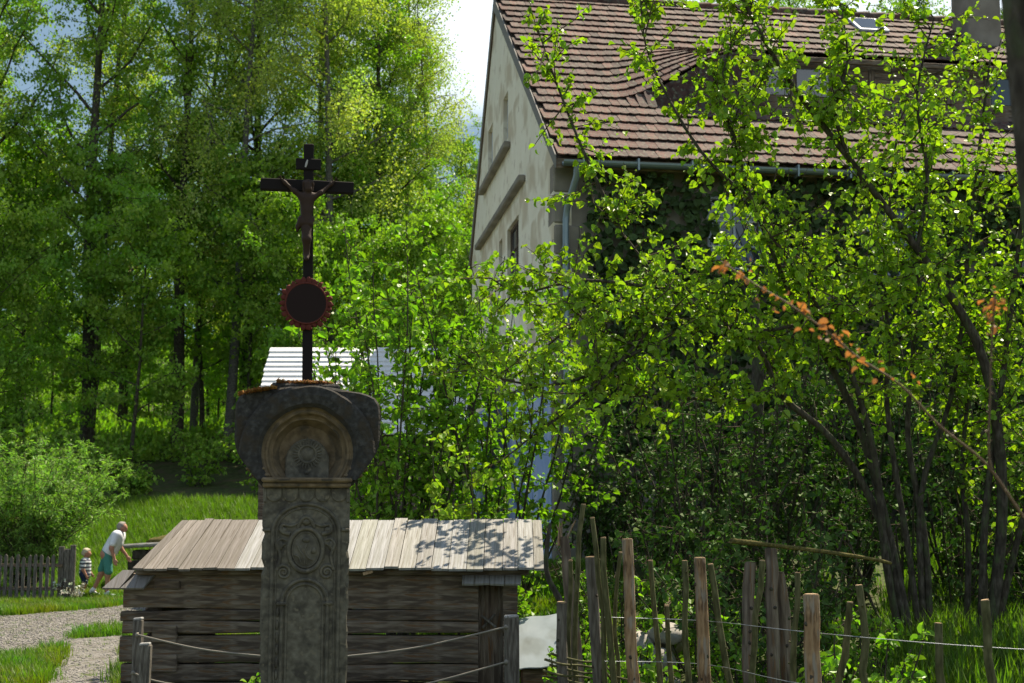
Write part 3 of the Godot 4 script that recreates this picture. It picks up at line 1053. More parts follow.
	# back slope
	for b in 12:
		var s := Shape.new()
		var a := -1.58 + b * 0.288
		s.slab(Vector3(a, 1.15, -1.95), Vector3(a + 0.283, 1.15, -1.95), Vector3(a + 0.283, 1.625, -0.82), Vector3(a, 1.625, -0.82), 0.022)
		put("roof_board", s, mats.board, o)
	var rp := Shape.new()
	rp.hexa(Transform3D(Basis.IDENTITY, Vector3(0.1, 1.56, -0.81)), Vector3(3.3, 0.1, 0.08), 0.01)
	put("ridge_beam", rp, mats.log, o)
	var ev := Shape.new()
	ev.hexa(Transform3D(Basis.IDENTITY, Vector3(0.0, 1.185, 0.10)), Vector3(3.5, 0.05, 0.12), 0.01)
	put("eave_beam", ev, mats.log, o)
	# little lower roofs: over the log ends at the left, over the opening at the right
	for q in [[-2.02, -1.87, -0.13], [-1.86, -1.66, -0.10]]:
		var s := Shape.new()
		s.slab(Vector3(q[0], 1.05, 0.22), Vector3(q[1], 1.05, 0.22), Vector3(q[1] + 0.09, 1.2, 0.06), Vector3(q[0] + 0.13, 1.2, 0.06), 0.02)
		s.recolor(Color(.72, .68, .66))
		put("lower_roof_board", s, mats.board, o)
	for q in [[1.16, 1.27], [1.275, 1.40], [1.405, 1.53], [1.535, 1.68]]:
		var s := Shape.new()
		s.slab(Vector3(q[0], 1.09, 0.27), Vector3(q[1], 1.09 + rng.randf_range(-.006, .006), 0.27), Vector3(q[1], 1.2, 0.08), Vector3(q[0], 1.2, 0.08), 0.02)
		s.recolor(Color(.8, .78, .72))
		put("lower_roof_board", s, mats.board, o)
	var ch := Shape.new()
	ch.hexa(Transform3D(Basis(Vector3(0, 0, 1), 0.3), Vector3(0.33, 1.185, 0.27)), Vector3(0.09, 0.03, 0.02), 0.004)
	put("splinter", ch, mats.cut_end, o)


# ---------------------------------------------------------------- leaves and trees
# One leaf: a pointed oval folded along its middle; it grows along +y from the origin and faces +z.
func leaf_mesh(length: float, width: float, fold := 0.25) -> ArrayMesh:
	var s := Shape.new()
	var w := width / 2
	var d := width * fold
	var spine := [Vector3(0, 0, 0), Vector3(0, length * 0.36, -d * 0.5), Vector3(0, length * 0.72, -d * 0.7), Vector3(0, length, -d * 1.9)]
	for sd in [-1.0, 1.0]:
		var a := Vector3(sd * w * 0.78, length * 0.2, d * 0.8)
		var b := Vector3(sd * w, length * 0.5, d * 0.9)
		var c := Vector3(sd * w * 0.62, length * 0.82, d * 0.0)
		s.tri(spine[0], a, spine[1], Vector3(0, 0, 1))
		s.tri(a, b, spine[1], Vector3(0, 0, 1))
		s.tri(b, spine[2], spine[1], Vector3(0, 0, 1))
		s.tri(b, c, spine[2], Vector3(0, 0, 1))
		s.tri(c, spine[3], spine[2], Vector3(0, 0, 1))
	return s.mesh()


# A spray of leaves round a few hair-thin twigs, for crowns seen from afar.
func spray_mesh(seed_: int, leaves: int, radius: float, leaf: float, flat: float, droop: float) -> ArrayMesh:
	var r := RandomNumberGenerator.new()
	r.seed = seed_
	var s := Shape.new()
	for k in leaves:
		var p := Vector3(r.randfn(), r.randfn() * flat, r.randfn()) * radius * 0.55
		p.y -= droop * r.randf() * radius * 2.0
		var q := Basis(Vector3(r.randfn(), r.randfn(), r.randfn()).normalized(), r.randf() * TAU)
		var up := (q.y + Vector3(0, -0.4 - droop, 0)).normalized()
		var sd := up.cross(Vector3(r.randfn(), 1.2, r.randfn()).normalized()).normalized()
		var nn := sd.cross(up)
		var l := leaf * r.randf_range(0.7, 1.3)
		var w := l * 0.36
		var g := r.randf_range(0.8, 1.2)
		s.tint = Color(g, g, g * r.randf_range(0.7, 1.2))
		s.tri(p, p + up * l * 0.45 + sd * w + nn * w * 0.3, p + up * l, nn)
		s.tri(p, p + up * l * 0.45 - sd * w + nn * w * 0.3, p + up * l, nn)
	return s.mesh()


func bend(p: Vector3, dir: Vector3, length: float, steps: int, wobble: float, lift: float, r: RandomNumberGenerator) -> PackedVector3Array:
	var pts := PackedVector3Array([p])
	for k in steps:
		dir = (dir + Vector3(r.randfn(), r.randfn(), r.randfn()) * wobble + Vector3(0, lift, 0)).normalized()
		p += dir * length / steps
		pts.append(p)
	return pts


func taper(n: int, a: float, b: float) -> PackedFloat32Array:
	var out := PackedFloat32Array()
	for k in n:
		out.append(lerpf(a, b, float(k) / (n - 1)))
	return out


func along(pts: PackedVector3Array, t: float) -> Vector3:
	var f := t * (pts.size() - 1)
	var i := mini(int(f), pts.size() - 2)
	return pts[i].lerp(pts[i + 1], f - i)


func smooth_line(ctrl: Array, per := 4) -> PackedVector3Array:
	var out := PackedVector3Array()
	for i in ctrl.size() - 1:
		var a: Vector3 = ctrl[maxi(i - 1, 0)]
		var b: Vector3 = ctrl[i]
		var c: Vector3 = ctrl[i + 1]
		var d: Vector3 = ctrl[mini(i + 2, ctrl.size() - 1)]
		for k in per:
			out.append(b.cubic_interpolate(c, a, d, float(k) / per))
	out.append(ctrl[ctrl.size() - 1])
	return out


func shade_of(r: RandomNumberGenerator, spread := 0.22) -> Color:
	var g := 1.0 + r.randf_range(-spread, spread)
	return Color(g * r.randf_range(0.85, 1.15), g, g * r.randf_range(0.7, 1.1))


# A wood tree: trunk, limbs and sprays. kind: height, first limb, crown radius, limbs, twigs per limb, sprays per twig, lift, droop.
func tree_proto(k: Dictionary, seed_: int) -> Array:
	var r := RandomNumberGenerator.new()
	r.seed = seed_
	var wood := Shape.new()
	var trunk := bend(Vector3(0, -0.3, 0), Vector3(r.randfn() * .03, 1, r.randfn() * .03), k.height, 9, 0.025, 0.05, r)
	wood.tube(trunk, taper(10, k.girth, k.girth * 0.12), 9, true, 1.0, 0.06, seed_)
	var buf := PackedFloat32Array()
	for i in k.limbs:
		var t: float = lerpf(k.first, 0.97, pow((i + r.randf()) / k.limbs, 0.85))
		var p := along(trunk, t)
		var az: float = i * 2.4 + r.randfn() * 0.4
		var reach: float = k.radius * (0.35 + 0.65 * sin(PI * clampf((t - k.first) / (1.02 - k.first) * 0.8 + 0.18, 0, 1))) * r.randf_range(0.75, 1.2)
		var rise: float = k.rise
		var limb := bend(p, Vector3(cos(az), rise + 0.3 * t, sin(az)).normalized(), reach, 5, 0.13, k.lift, r)
		wood.tube(limb, taper(6, k.girth * (0.42 - 0.3 * t), 0.012), 5, false)
		for j in k.twigs:
			var u := lerpf(0.22, 1.0, (j + r.randf()) / k.twigs)
			var q := along(limb, u)
			var dr := Vector3(r.randfn(), r.randfn() * 0.5 - k.droop, r.randfn()).normalized()
			var tl: float = k.twig * r.randf_range(0.6, 1.3)
			var tw := bend(q, dr, tl, 3, 0.2, -k.droop * 0.4, r)
			wood.tube(tw, taper(4, 0.016, 0.005), 3, false)
			var tone := shade_of(r, 0.18)
			for m in k.sprays:
				if r.randf() < k.gaps:
					continue
				var o := along(tw, r.randf()) + Vector3(r.randfn(), r.randfn(), r.randfn()) * 0.16
				var b := Basis(Vector3.UP, r.randf() * TAU) * Basis(Vector3.RIGHT, r.randfn() * 0.3)
				var sc := r.randf_range(0.7, 1.25)
				row(buf, b.scaled(Vector3.ONE * sc), o, tone * r.randf_range(0.85, 1.15))
	return [wood.mesh(), buf]


func plant_tree(called: String, label: String, category: String, group: String, at: Vector3, turn: float, size: float, made: Array, spray: Mesh, bark: Material, leaf: Material) -> Node3D:
	var o := thing(called, label, category, at, turn, group)
	o.scale = Vector3.ONE * size
	put("trunk", made[0], bark, o)
	if not made.size() > 2:
		var mm := MultiMesh.new()
		mm.transform_format = MultiMesh.TRANSFORM_3D
		mm.use_colors = true
		mm.mesh = spray
		mm.instance_count = made[1].size() / 16
		mm.buffer = made[1]
		made.append(mm)
	var c := MultiMeshInstance3D.new()
	c.multimesh = made[2]
	c.material_override = leaf
	c.name = "crown"
	c.set_meta("kind", "stuff")
	o.add_child(c)
	return o


func make_forest() -> void:
	var leafs := spray_mesh(1, 22, 0.36, 0.14, 0.55, 0.1)
	var fine := spray_mesh(2, 24, 0.40, 0.115, 0.8, 0.35)
	var broad := {"height": 23.0, "girth": 0.26, "first": 0.32, "radius": 4.2, "limbs": 26, "twigs": 8, "sprays": 6, "twig": 1.5, "rise": 0.55, "lift": 0.06, "droop": 0.1, "gaps": 0.2}
	var open := {"height": 24.0, "girth": 0.26, "first": 0.3, "radius": 4.6, "limbs": 22, "twigs": 8, "sprays": 5, "twig": 1.2, "rise": 0.85, "lift": 0.08, "droop": 0.05, "gaps": 0.3}
	var larch := {"height": 25.0, "girth": 0.2, "first": 0.2, "radius": 3.2, "limbs": 34, "twigs": 8, "sprays": 6, "twig": 1.3, "rise": 0.35, "lift": -0.04, "droop": 0.55, "gaps": 0.2}
	var young := {"height": 10.0, "girth": 0.085, "first": 0.2, "radius": 2.3, "limbs": 20, "twigs": 6, "sprays": 6, "twig": 0.9, "rise": 0.5, "lift": 0.03, "droop": 0.1, "gaps": 0.3}
	var A := [tree_proto(broad, 101), tree_proto(broad, 102), tree_proto(broad, 103)]
	var B := [tree_proto(open, 111), tree_proto(open, 112)]
	var C := [tree_proto(larch, 121), tree_proto(larch, 122)]
	var D := [tree_proto(young, 131), tree_proto(young, 132)]
	# [kind, x, depth, size]
	var list := [
		["B", -19.6, 51, 1.03], ["B", -15.5, 50, 1.06], ["A", -23.8, 50, 0.95], ["C", -10.4, 50, 1.02], ["B", -10.6, 54, 1.0],
		["C", -6.6, 50.5, 1.04], ["C", -8.2, 56, 1.02], ["A", -5.4, 54, 0.88], ["B", -12.6, 51.5, 0.95], ["B", -16.5, 58, 0.85], ["B", -7.0, 60, 0.85], ["B", -22.5, 57, 0.9],
		["C", -12.8, 55, 0.9], ["C", -4.6, 58, 0.86], ["A", -26.5, 52, 0.9], ["A", -1.6, 56, 0.54], ["C", -3.0, 54, 0.72],
		["A", -13, 63, 0.55], ["A", -18, 66, 0.6], ["A", -8.5, 64, 0.55], ["A", -22.5, 62, 0.6], ["C", -16.4, 53, 0.95], ["C", -21, 51, 0.9], ["A", -9.5, 72, 0.6], ["A", -16, 76, 0.6], ["A", -24, 70, 0.6], ["A", -5.5, 76, 0.6], ["A", -20, 80, 0.6], ["A", -12, 82, 0.6], ["A", -28, 80, 0.6], ["A", -2.5, 70, 0.55],
		["A", 3.6, 60, 0.78], ["A", 5.8, 53, 0.74], ["A", 8.6, 58, 0.8], ["A", 11.5, 53, 0.76], ["A", 14.5, 50, 0.72], ["A", 19.5, 52, 0.8], ["A", 24.5, 48, 0.8],
	]
	var told := {
		-1.6: "short round tree at the right end of the wood beside the house gable", -23.8: "broad dense tree at the outer edge of the wood beyond the willow bush",
		-15.5: "tall open tree with a straight dark trunk behind the willow bush", -3.0: "small pale tree between the wood and the house gable",
		14.5: "green tree whose top shows beside the chimney"}
	for t in list:
		var made: Array
		var leaf: Material = mats.wood_leaf
		var bark: Material = mats.bark
		var sp: Mesh = leafs
		var x: float = t[1]
		var d: float = t[2]
		var label := "tall dense green tree in the wood on the slope"
		var called := "forest_tree"
		if t[0] == "A":
			made = A[int(absf(x * 7.0)) % 3]
			if x > 0.0:
				label = "green tree standing behind the old house"
			elif d > 62.0:
				label = "tall tree far back in the wood on the slope"
		elif t[0] == "B":
			made = B[int(absf(x * 7.0)) % 2]
			called = "open_tree"
			label = "tall open tree with dark forked limbs and sky between its leaves"
		else:
			made = C[int(absf(x * 7.0)) % 2]
			called = "birch_tree"
			label = "tall pale yellow green tree with hanging twigs at the wood edge"
			leaf = mats.larch_leaf
			bark = mats.pale_bark
			sp = fine
		label = told.get(x, label)
		plant_tree(called, label, "tree", "trees of the wood", Vector3(x, ground_at(x, -d) - 0.1, -d), x * 3.7 + d, t[3], made, sp, bark, leaf)
	for t in [[-17.2, 45, 0.95], [-12.8, 46, 1], [-7.6, 46.5, 1], [-20.5, 45, 0.9], [-15, 49, 1.15], [-5.4, 48, 0.9], [-9.6, 50, 1.2], [-3.6, 47, 0.95], [-1.7, 47.5, 0.85], [0.2, 48, 0.8], [-2.4, 51, 1], [-18.6, 52, 1.3], [-12.2, 54, 1.35], [-6.4, 55, 1.3], [-12.6, 66.5, 0.54], [-21.4, 68.8, 0.65], [-28.2, 76.4, 0.78], [-14.8, 66.8, 1.01], [-13.1, 67.7, 0.88], [-13.9, 69.3, 0.9], [-13.1, 60.9, 0.67], [-1.4, 67.8, 1.1], [-5.4, 70.2, 0.92], [-19.6, 73.7, 0.64], [-16.3, 59, 0.54], [-6.6, 63.4, 0.74], [-4.4, 58.9, 0.73], [-2.6, 74, 1.01], [-27.2, 71.6, 0.63], [-3, 57.9, 0.78], [-2.1, 77.6, 0.74], [-27.3, 77.3, 0.88], [-7.1, 70.7, 0.66], [-24.4, 69.9, 0.7], [-2, 60.3, 0.95], [-19.3, 57.3, 0.65], [8.6, 16.8, 0.58], [7.5, 14.4, 0.5], [9.6, 14.8, 0.6]]:
		var side: bool = t[0] > 5.0
		plant_tree("young_tree", "young tree beside the hazel, out beyond the leaning pole" if side else "slender young maple in the shade at the foot of the wood", "tree", "young trees by the hazel" if side else "young trees at the wood edge", Vector3(t[0], ground_at(t[0], -t[1]) - 0.1, -t[1]), t[0] * 5.1, t[2], D[int(absf(t[0] * 9.0)) % 2], leafs, mats.bark, mats.wood_leaf)


# Twigs with single leaves along a stem, for shrubs seen near: appends wood to s and leaves to buf.
func dress(s: Shape, buf: PackedFloat32Array, stem: PackedVector3Array, from_t: float, twigs: int, reach: float, leaves: int, leaf_scale: float, r: RandomNumberGenerator, aim := Vector3(0, 0.5, 0), girth := 0.009) -> void:
	for j in twigs:
		var t := lerpf(from_t, 1.0, (j + r.randf()) / twigs)
		var p := along(stem, t)
		var dir := (Vector3(r.randfn(), r.randfn(), r.randfn()) + aim).normalized()
		var ln := reach * r.randf_range(0.4, 1.25)
		var tw := bend(p, dir, ln, 5, 0.16, 0.02, r)
		s.tube(tw, taper(6, girth, 0.0025), 4, false)
		var subs := [tw]
		for q in 2:
			var u := r.randf_range(0.25, 0.8)
			var sub := bend(along(tw, u), (dir + Vector3(r.randfn(), r.randfn(), r.randfn()) * 0.8).normalized(), ln * r.randf_range(0.25, 0.55), 3, 0.15, 0.03, r)
			s.tube(sub, taper(4, girth * 0.5, 0.002), 3, false)
			subs.append(sub)
		for b in subs:
			var m := leaves if b == tw else leaves / 2
			for k in m:
				var u := (k + 0.3 + 0.7 * r.randf()) / m
				leaf_at(buf, along(b, minf(u, 1.0)), dir, leaf_scale, r)


func leaf_at(buf: PackedFloat32Array, p: Vector3, dir: Vector3, leaf_scale: float, r: RandomNumberGenerator) -> void:
	var y := (dir * 0.5 + Vector3(r.randfn(), r.randfn() * 0.6 - 0.55, r.randfn())).normalized()
	var nn := Vector3(r.randfn() * 0.8, 1.0, r.randfn() * 0.8).normalized()
	var x := y.cross(nn).normalized()
	var z := x.cross(y)
	var sc := leaf_scale * lerpf(0.45, 1.4, pow(r.randf(), 1.3))
	row(buf, Basis(x * sc, y * sc, z * sc), p + Vector3(r.randfn(), r.randfn(), r.randfn()) * 0.015, shade_of(r, 0.36))


# The largest leaves as parts of their own, the rest as one mass.
func hang_leaves(o: Node3D, buf: PackedFloat32Array, leaf: Mesh, mat: Material, singles: int, called := "leaf") -> void:
	var rest := buf
	if singles > 0:
		var n := buf.size() / 16
		var order := []
		for k in n:
			var at := Vector3(buf[k * 16 + 3], buf[k * 16 + 7], buf[k * 16 + 11])
			var sz := Vector3(buf[k * 16], buf[k * 16 + 4], buf[k * 16 + 8]).length()
			order.append([sz / (o.transform * at).distance_to(Vector3(0, 1.65, 0)), k])
		order.sort_custom(func(a, b): return a[0] > b[0])
		rest = PackedFloat32Array()
		for i in n:
			var k: int = order[i][1] * 16
			if i < singles:
				var l := MeshInstance3D.new()
				l.mesh = leaf
				l.material_override = mat
				l.transform = Transform3D(Basis(Vector3(buf[k], buf[k + 4], buf[k + 8]), Vector3(buf[k + 1], buf[k + 5], buf[k + 9]), Vector3(buf[k + 2], buf[k + 6], buf[k + 10])), Vector3(buf[k + 3], buf[k + 7], buf[k + 11]))
				l.name = called
				o.add_child(l, true)
			else:
				rest.append_array(buf.slice(k, k + 16))
	scatter("foliage", leaf, mat, rest, o)


func make_hazel() -> void:
	var r := RandomNumberGenerator.new()
	r.seed = 900
	var stems := [
		[Vector3(4.04, 0.20, -14.00), Vector3(3.78, 1.45, -13.83), Vector3(3.51, 2.43, -13.66), Vector3(3.21, 3.06, -13.49), Vector3(2.87, 3.56, -13.31), Vector3(2.61, 4.06, -13.14), Vector3(2.32, 4.72, -12.97), Vector3(2.14, 5.26, -12.80)],
		[Vector3(3.94, 0.17, -14.00), Vector3(3.71, 1.25, -13.77), Vector3(3.58, 2.23, -13.53), Vector3(3.30, 3.11, -13.30), Vector3(2.99, 3.60, -13.07), Vector3(2.77, 3.90, -12.83), Vector3(2.42, 4.29, -12.60)],
		[Vector3(4.14, 0.16, -14.10), Vector3(4.05, 1.24, -14.11), Vector3(3.94, 2.15, -14.13), Vector3(3.88, 2.88, -14.14), Vector3(3.93, 3.50, -14.16), Vector3(3.91, 4.06, -14.17), Vector3(4.00, 5.00, -14.19), Vector3(4.15, 5.99, -14.20)],
		[Vector3(4.01, 0.20, -14.00), Vector3(3.67, 1.64, -13.79), Vector3(3.17, 2.43, -13.57), Vector3(2.65, 2.84, -13.36), Vector3(2.39, 3.29, -13.14), Vector3(1.98, 3.52, -12.93), Vector3(1.39, 3.52, -12.71), Vector3(0.72, 3.66, -12.50)],
		[Vector3(4.25, 0.18, -14.20), Vector3(4.27, 1.44, -14.30), Vector3(4.16, 2.48, -14.40), Vector3(4.27, 3.36, -14.50), Vector3(4.38, 4.13, -14.60), Vector3(4.54, 5.24, -14.70), Vector3(4.78, 6.40, -14.80)],
		[Vector3(4.20, 0.23, -14.20), Vector3(4.23, 1.85, -14.28), Vector3(4.61, 2.90, -14.36), Vector3(4.83, 3.97, -14.44), Vector3(5.03, 5.30, -14.52), Vector3(5.28, 6.68, -14.60)],
	]
	var sides := [
		[Vector3(2.32, 4.72, -12.97), Vector3(1.80, 5.17, -12.80), Vector3(1.34, 6.06, -12.80), Vector3(1.25, 6.67, -12.80)],
		[Vector3(2.14, 5.26, -12.80), Vector3(2.01, 5.76, -12.80), Vector3(2.17, 6.36, -12.80)],
		[Vector3(1.98, 3.52, -12.93), Vector3(1.28, 3.25, -12.60), Vector3(0.82, 3.39, -12.60), Vector3(0.45, 3.68, -12.60)],
		[Vector3(2.65, 2.84, -13.36), Vector3(1.95, 2.76, -12.90), Vector3(1.39, 2.81, -12.80), Vector3(0.92, 2.76, -12.80)],
		[Vector3(2.87, 3.56, -13.31), Vector3(2.19, 3.45, -13.00), Vector3(1.52, 3.84, -13.00), Vector3(1.04, 4.43, -13.00), Vector3(0.76, 4.72, -13.00)],
		[Vector3(1.52, 3.84, -13.00), Vector3(0.7, 3.95, -13.1), Vector3(0.1, 3.85, -13.2), Vector3(-0.21, 3.99, -13.20)],
		[Vector3(1.04, 4.43, -13.0), Vector3(0.7, 5.2, -13.0), Vector3(0.45, 5.9, -13.1), Vector3(0.25, 6.5, -13.1)],
		[Vector3(1.39, 3.52, -12.71), Vector3(0.9, 3.0, -12.5), Vector3(0.4, 2.55, -12.4), Vector3(0.05, 2.3, -12.4)],
		[Vector3(1.52, 3.84, -13.0), Vector3(1.1, 3.75, -13.5), Vector3(0.6, 3.6, -13.9), Vector3(0.2, 3.3, -14.1), Vector3(-0.1, 3.25, -14.2)],
		[Vector3(1.28, 3.25, -12.6), Vector3(0.5, 2.9, -12.6), Vector3(-0.1, 2.95, -12.7), Vector3(-0.55, 3.2, -12.8)],
	]
	var o := thing("hazel_bush", "many stemmed hazel with sunlit green leaves in front of the old house", "shrub")
	var wood := Shape.new()
	var buf := PackedFloat32Array()
	var k := 0
	for st in stems:
		var line := smooth_line(st)
		var s := Shape.new()
		s.tube(line, taper(line.size(), [0.048, 0.042, 0.036, 0.044, 0.04, 0.035][k], 0.011), 9, true, 1.0, 0.07, k + 3)
		put("stem", s, mats.bark, o)
		dress(wood, buf, line, 0.42, 46, 0.75, 13, 1.0, r)
		k += 1
	for st in sides:
		var line := smooth_line(st)
		var s := Shape.new()
		s.tube(line, taper(line.size(), 0.02, 0.006), 6, false)
		put("branch", s, mats.bark, o)
		dress(wood, buf, line, 0.08, 27, 0.55, 12, 0.95, r)
	put("twigs", wood, mats.twig, o).set_meta("kind", "stuff")
	hang_leaves(o, buf, leaf_mesh(0.068, 0.059, 0.22), mats.hazel_leaf, 290)
	print("hazel leaves ", buf.size() / 16)
	# the second, heavier clump of stems beside it
	var p := thing("leaning_hazel", "heavier hazel with a thick stem arching up to the left", "shrub")
	wood = Shape.new()
	buf = PackedFloat32Array()
	k = 0
	for st in [
		[Vector3(4.74, 0.23, -14.00), Vector3(4.92, 1.84, -13.82), Vector3(4.74, 3.19, -13.65), Vector3(4.32, 3.94, -13.47), Vector3(4.00, 4.30, -13.30), Vector3(3.31, 5.17, -13.12), Vector3(2.73, 5.87, -12.95), Vector3(2.42, 6.30, -12.78), Vector3(2.15, 6.74, -12.60)],
		[Vector3(4.69, 0.25, -14.00), Vector3(4.76, 1.64, -13.90), Vector3(4.93, 2.85, -13.80), Vector3(5.10, 4.06, -13.70), Vector3(5.28, 5.39, -13.60)],
		[Vector3(4.64, 0.22, -14.30), Vector3(4.74, 1.44, -14.38), Vector3(4.73, 2.17, -14.45), Vector3(4.88, 3.12, -14.53), Vector3(5.00, 4.00, -14.60)],
		[Vector3(4.80, 0.22, -14.1), Vector3(5.15, 1.44, -14.1), Vector3(5.5, 2.6, -14.1), Vector3(5.7, 4.0, -14.1)],
	]:
		var line := smooth_line(st)
		var s := Shape.new()
		s.tube(line, taper(line.size(), [0.06, 0.043, 0.036, 0.04][k], 0.016), 9, true, 1.0, 0.07, k + 13)
		put("stem", s, mats.bark, p)
		dress(wood, buf, line, 0.42, 58 if k == 0 else 42, 0.75, 13, 1.0, r)
		k += 1
	for st in [[Vector3(3.31, 5.17, -13.1), Vector3(3.16, 5.62, -13.00), Vector3(3.30, 6.13, -13.00), Vector3(3.24, 6.75, -13.00)], [Vector3(4.1, 4.2, -13.40), Vector3(3.56, 4.09, -13.40), Vector3(3.04, 4.14, -13.40), Vector3(2.35, 4.14, -13.40), Vector3(1.77, 4.19, -13.40)], [Vector3(4.0, 4.3, -13.3), Vector3(4.1, 5.0, -13.2), Vector3(4.0, 5.8, -13.1), Vector3(4.2, 6.6, -13.1)]]:
		var line := smooth_line(st)
		var s := Shape.new()
		s.tube(line, taper(line.size(), 0.024, 0.007), 6, false)
		put("branch", s, mats.bark, p)
		dress(wood, buf, line, 0.08, 38, 0.6, 12, 1.0, r)
	put("twigs", wood, mats.twig, p).set_meta("kind", "stuff")
	hang_leaves(p, buf, leaf_mesh(0.068, 0.059, 0.22), mats.hazel_leaf, 200)


# A shrub of many stems fanned out from one foot.
func fan_shrub(called: String, label: String, at: Vector3, stems: int, height: float, spread: float, twigs: int, leaves: int, reach: float, leaf: Mesh, leaf_mat: Material, seed_: int, from_t := 0.2, singles := 0, lift := 0.05, category := "shrub", group := "", girth := 0.02) -> Node3D:
	var r := RandomNumberGenerator.new()
	r.seed = seed_
	var o := thing(called, label, category, at, 0.0, group)
	var wood := Shape.new()
	var buf := PackedFloat32Array()
	for k in stems:
		var az := TAU * k / stems + r.randfn() * 0.3
		var lean := spread * sqrt(r.randf())
		var line := bend(Vector3(cos(az), 0, sin(az)) * 0.12, Vector3(cos(az) * lean, 1.0, sin(az) * lean).normalized(), height * r.randf_range(0.75, 1.1), 8, 0.07, lift, r)
		var s := Shape.new()
		s.tube(line, taper(9, girth * r.randf_range(0.7, 1.3), 0.005), 6, false)
		put("stem", s, mats.bark, o)
		dress(wood, buf, line, from_t, twigs, reach, leaves, 1.0, r, Vector3(0, 0.4, 0), 0.006)
	put("twigs", wood, mats.twig, o).set_meta("kind", "stuff")
	hang_leaves(o, buf, leaf, leaf_mat, singles)
	return o


func make_shrubs() -> void:
	var oval := leaf_mesh(0.09, 0.068, 0.25)
	var small := leaf_mesh(0.07, 0.045, 0.2)
	var narrow := leaf_mesh(0.09, 0.022, 0.15)
	fan_shrub("leafy_shrub", "tall leafy shrub with many thin dark stems between the shrine and the house", Vector3(-1.36, ground_at(-1.36, -17), -17), 24, 5.0, 0.38, 25, 7, 0.48, oval, mats.shrub_leaf, 41, 0.18, 120)
	fan_shrub("wall_shrub", "green shrub growing in front of the blue painted gable", Vector3(0.0, ground_at(0, -17.6), -17.6), 14, 4.4, 0.42, 22, 7, 0.5, oval, mats.shrub_leaf, 42, 0.1, 60)
	fan_shrub("maple_seedling", "small bright yellow green seedling above the shed roof", Vector3(-0.72, 0.1, -15.2), 3, 2.3, 0.18, 14, 6, 0.32, leaf_mesh(0.085, 0.07, 0.2), mats.hazel_leaf, 43, 0.2, 40)
	# dark evergreens under the house wall
	var k := 0
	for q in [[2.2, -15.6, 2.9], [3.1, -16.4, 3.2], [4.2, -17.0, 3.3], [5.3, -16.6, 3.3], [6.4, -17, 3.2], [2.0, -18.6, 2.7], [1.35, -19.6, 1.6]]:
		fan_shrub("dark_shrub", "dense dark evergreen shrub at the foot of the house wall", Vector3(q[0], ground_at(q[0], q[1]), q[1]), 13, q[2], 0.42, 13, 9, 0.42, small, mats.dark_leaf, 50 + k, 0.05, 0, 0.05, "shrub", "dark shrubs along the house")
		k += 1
	k = 0
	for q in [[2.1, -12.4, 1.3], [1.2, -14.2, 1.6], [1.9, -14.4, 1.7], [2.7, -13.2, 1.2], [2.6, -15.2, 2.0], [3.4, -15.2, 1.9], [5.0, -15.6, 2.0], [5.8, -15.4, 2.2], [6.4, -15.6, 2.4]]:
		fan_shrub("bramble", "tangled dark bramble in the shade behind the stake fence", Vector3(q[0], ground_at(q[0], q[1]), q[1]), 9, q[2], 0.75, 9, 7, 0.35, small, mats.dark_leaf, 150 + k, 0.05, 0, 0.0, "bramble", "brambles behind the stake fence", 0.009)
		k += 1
	# willow-like bush by the picket fence
	fan_shrub("willow_bush", "rounded pale green bush with arching twigs behind the picket fence", Vector3(-10.75, 0, -30.6), 80, 3.25, 0.38, 30, 14, 0.42, narrow, mats.pale_leaf, 61, 0.2, 0, -0.095)
	k = 0
	for q in [[-6, 41.8, 1.8], [-15.4, 41.5, 2.6], [-15.4, 45.8, 1], [-7.1, 42.2, 1.2], [-13.8, 44.4, 0.7], [-16.3, 43.8, 1.7], [-13.8, 42.3, 1.8], [-13.1, 45.4, 1.5], [-4.7, 42, 1.5], [-10.2, 44.9, 2.3], [-14.5, 41.9, 0.8], [-5.6, 43.6, 2.2], [-13.8, 42.4, 0.9], [-7.6, 42.8, 2.5], [-16, 46.8, 2.5], [-6.2, 45.9, 1.8], [-11.8, 43, 0.7], [-18, 46.3, 2.5], [-13.9, 42.4, 2], [-14, 43.5, 2.2]]:
		fan_shrub("undergrowth_shrub", "low leafy shrub in the undergrowth at the foot of the wood", Vector3(q[0], ground_at(q[0], -q[1]), -q[1]), 9, q[2], 0.75, 10, 7, 0.5, leaf_mesh(0.13, 0.09, 0.2), mats.wood_leaf, 170 + k, 0.05, 0, 0.0, "shrub", "shrubs of the undergrowth", 0.012)
		k += 1
	fan_shrub("flowering_plant", "small plant with white blossom at the end of the picket fence", Vector3(-8.95, 0, -28.3), 8, 0.45, 0.7, 5, 3, 0.15, leaf_mesh(0.05, 0.045, 0.2), mats.white_petal, 91, 0.3, 0, 0.02, "plant", "", 0.006)
	# low plants behind the stake fence and beside the shed
	k = 0
	for q in [[0.45, -13.4, 0.9], [0.62, -12.2, 0.6], [1.0, -12.3, 0.5], [2.6, -10.2, 0.85], [2.0, -11.8, 0.5], [3.1, -12.4, 0.6], [0.15, -14.2, 1.3], [-1.95, -11.2, 0.25], [1.75, -13.4, 0.9]]:
		fan_shrub("low_plant", "low leafy plant growing among the stakes and stones", Vector3(q[0], ground_at(q[0], q[1]), q[1]), 7, q[2], 0.7, 7, 6, 0.22, leaf_mesh(0.07, 0.05, 0.2), mats.shrub_leaf, 70 + k, 0.1, 0, 0.02, "plant", "low plants by the fence", 0.008)
		k += 1
	# old trunk by the wall and thin dark saplings in the undergrowth
	var tr := thing("dead_tree", "bare brown tree trunk before the house wall", "tree", Vector3(3.37, 0.5, -19))
	var s := Shape.new()
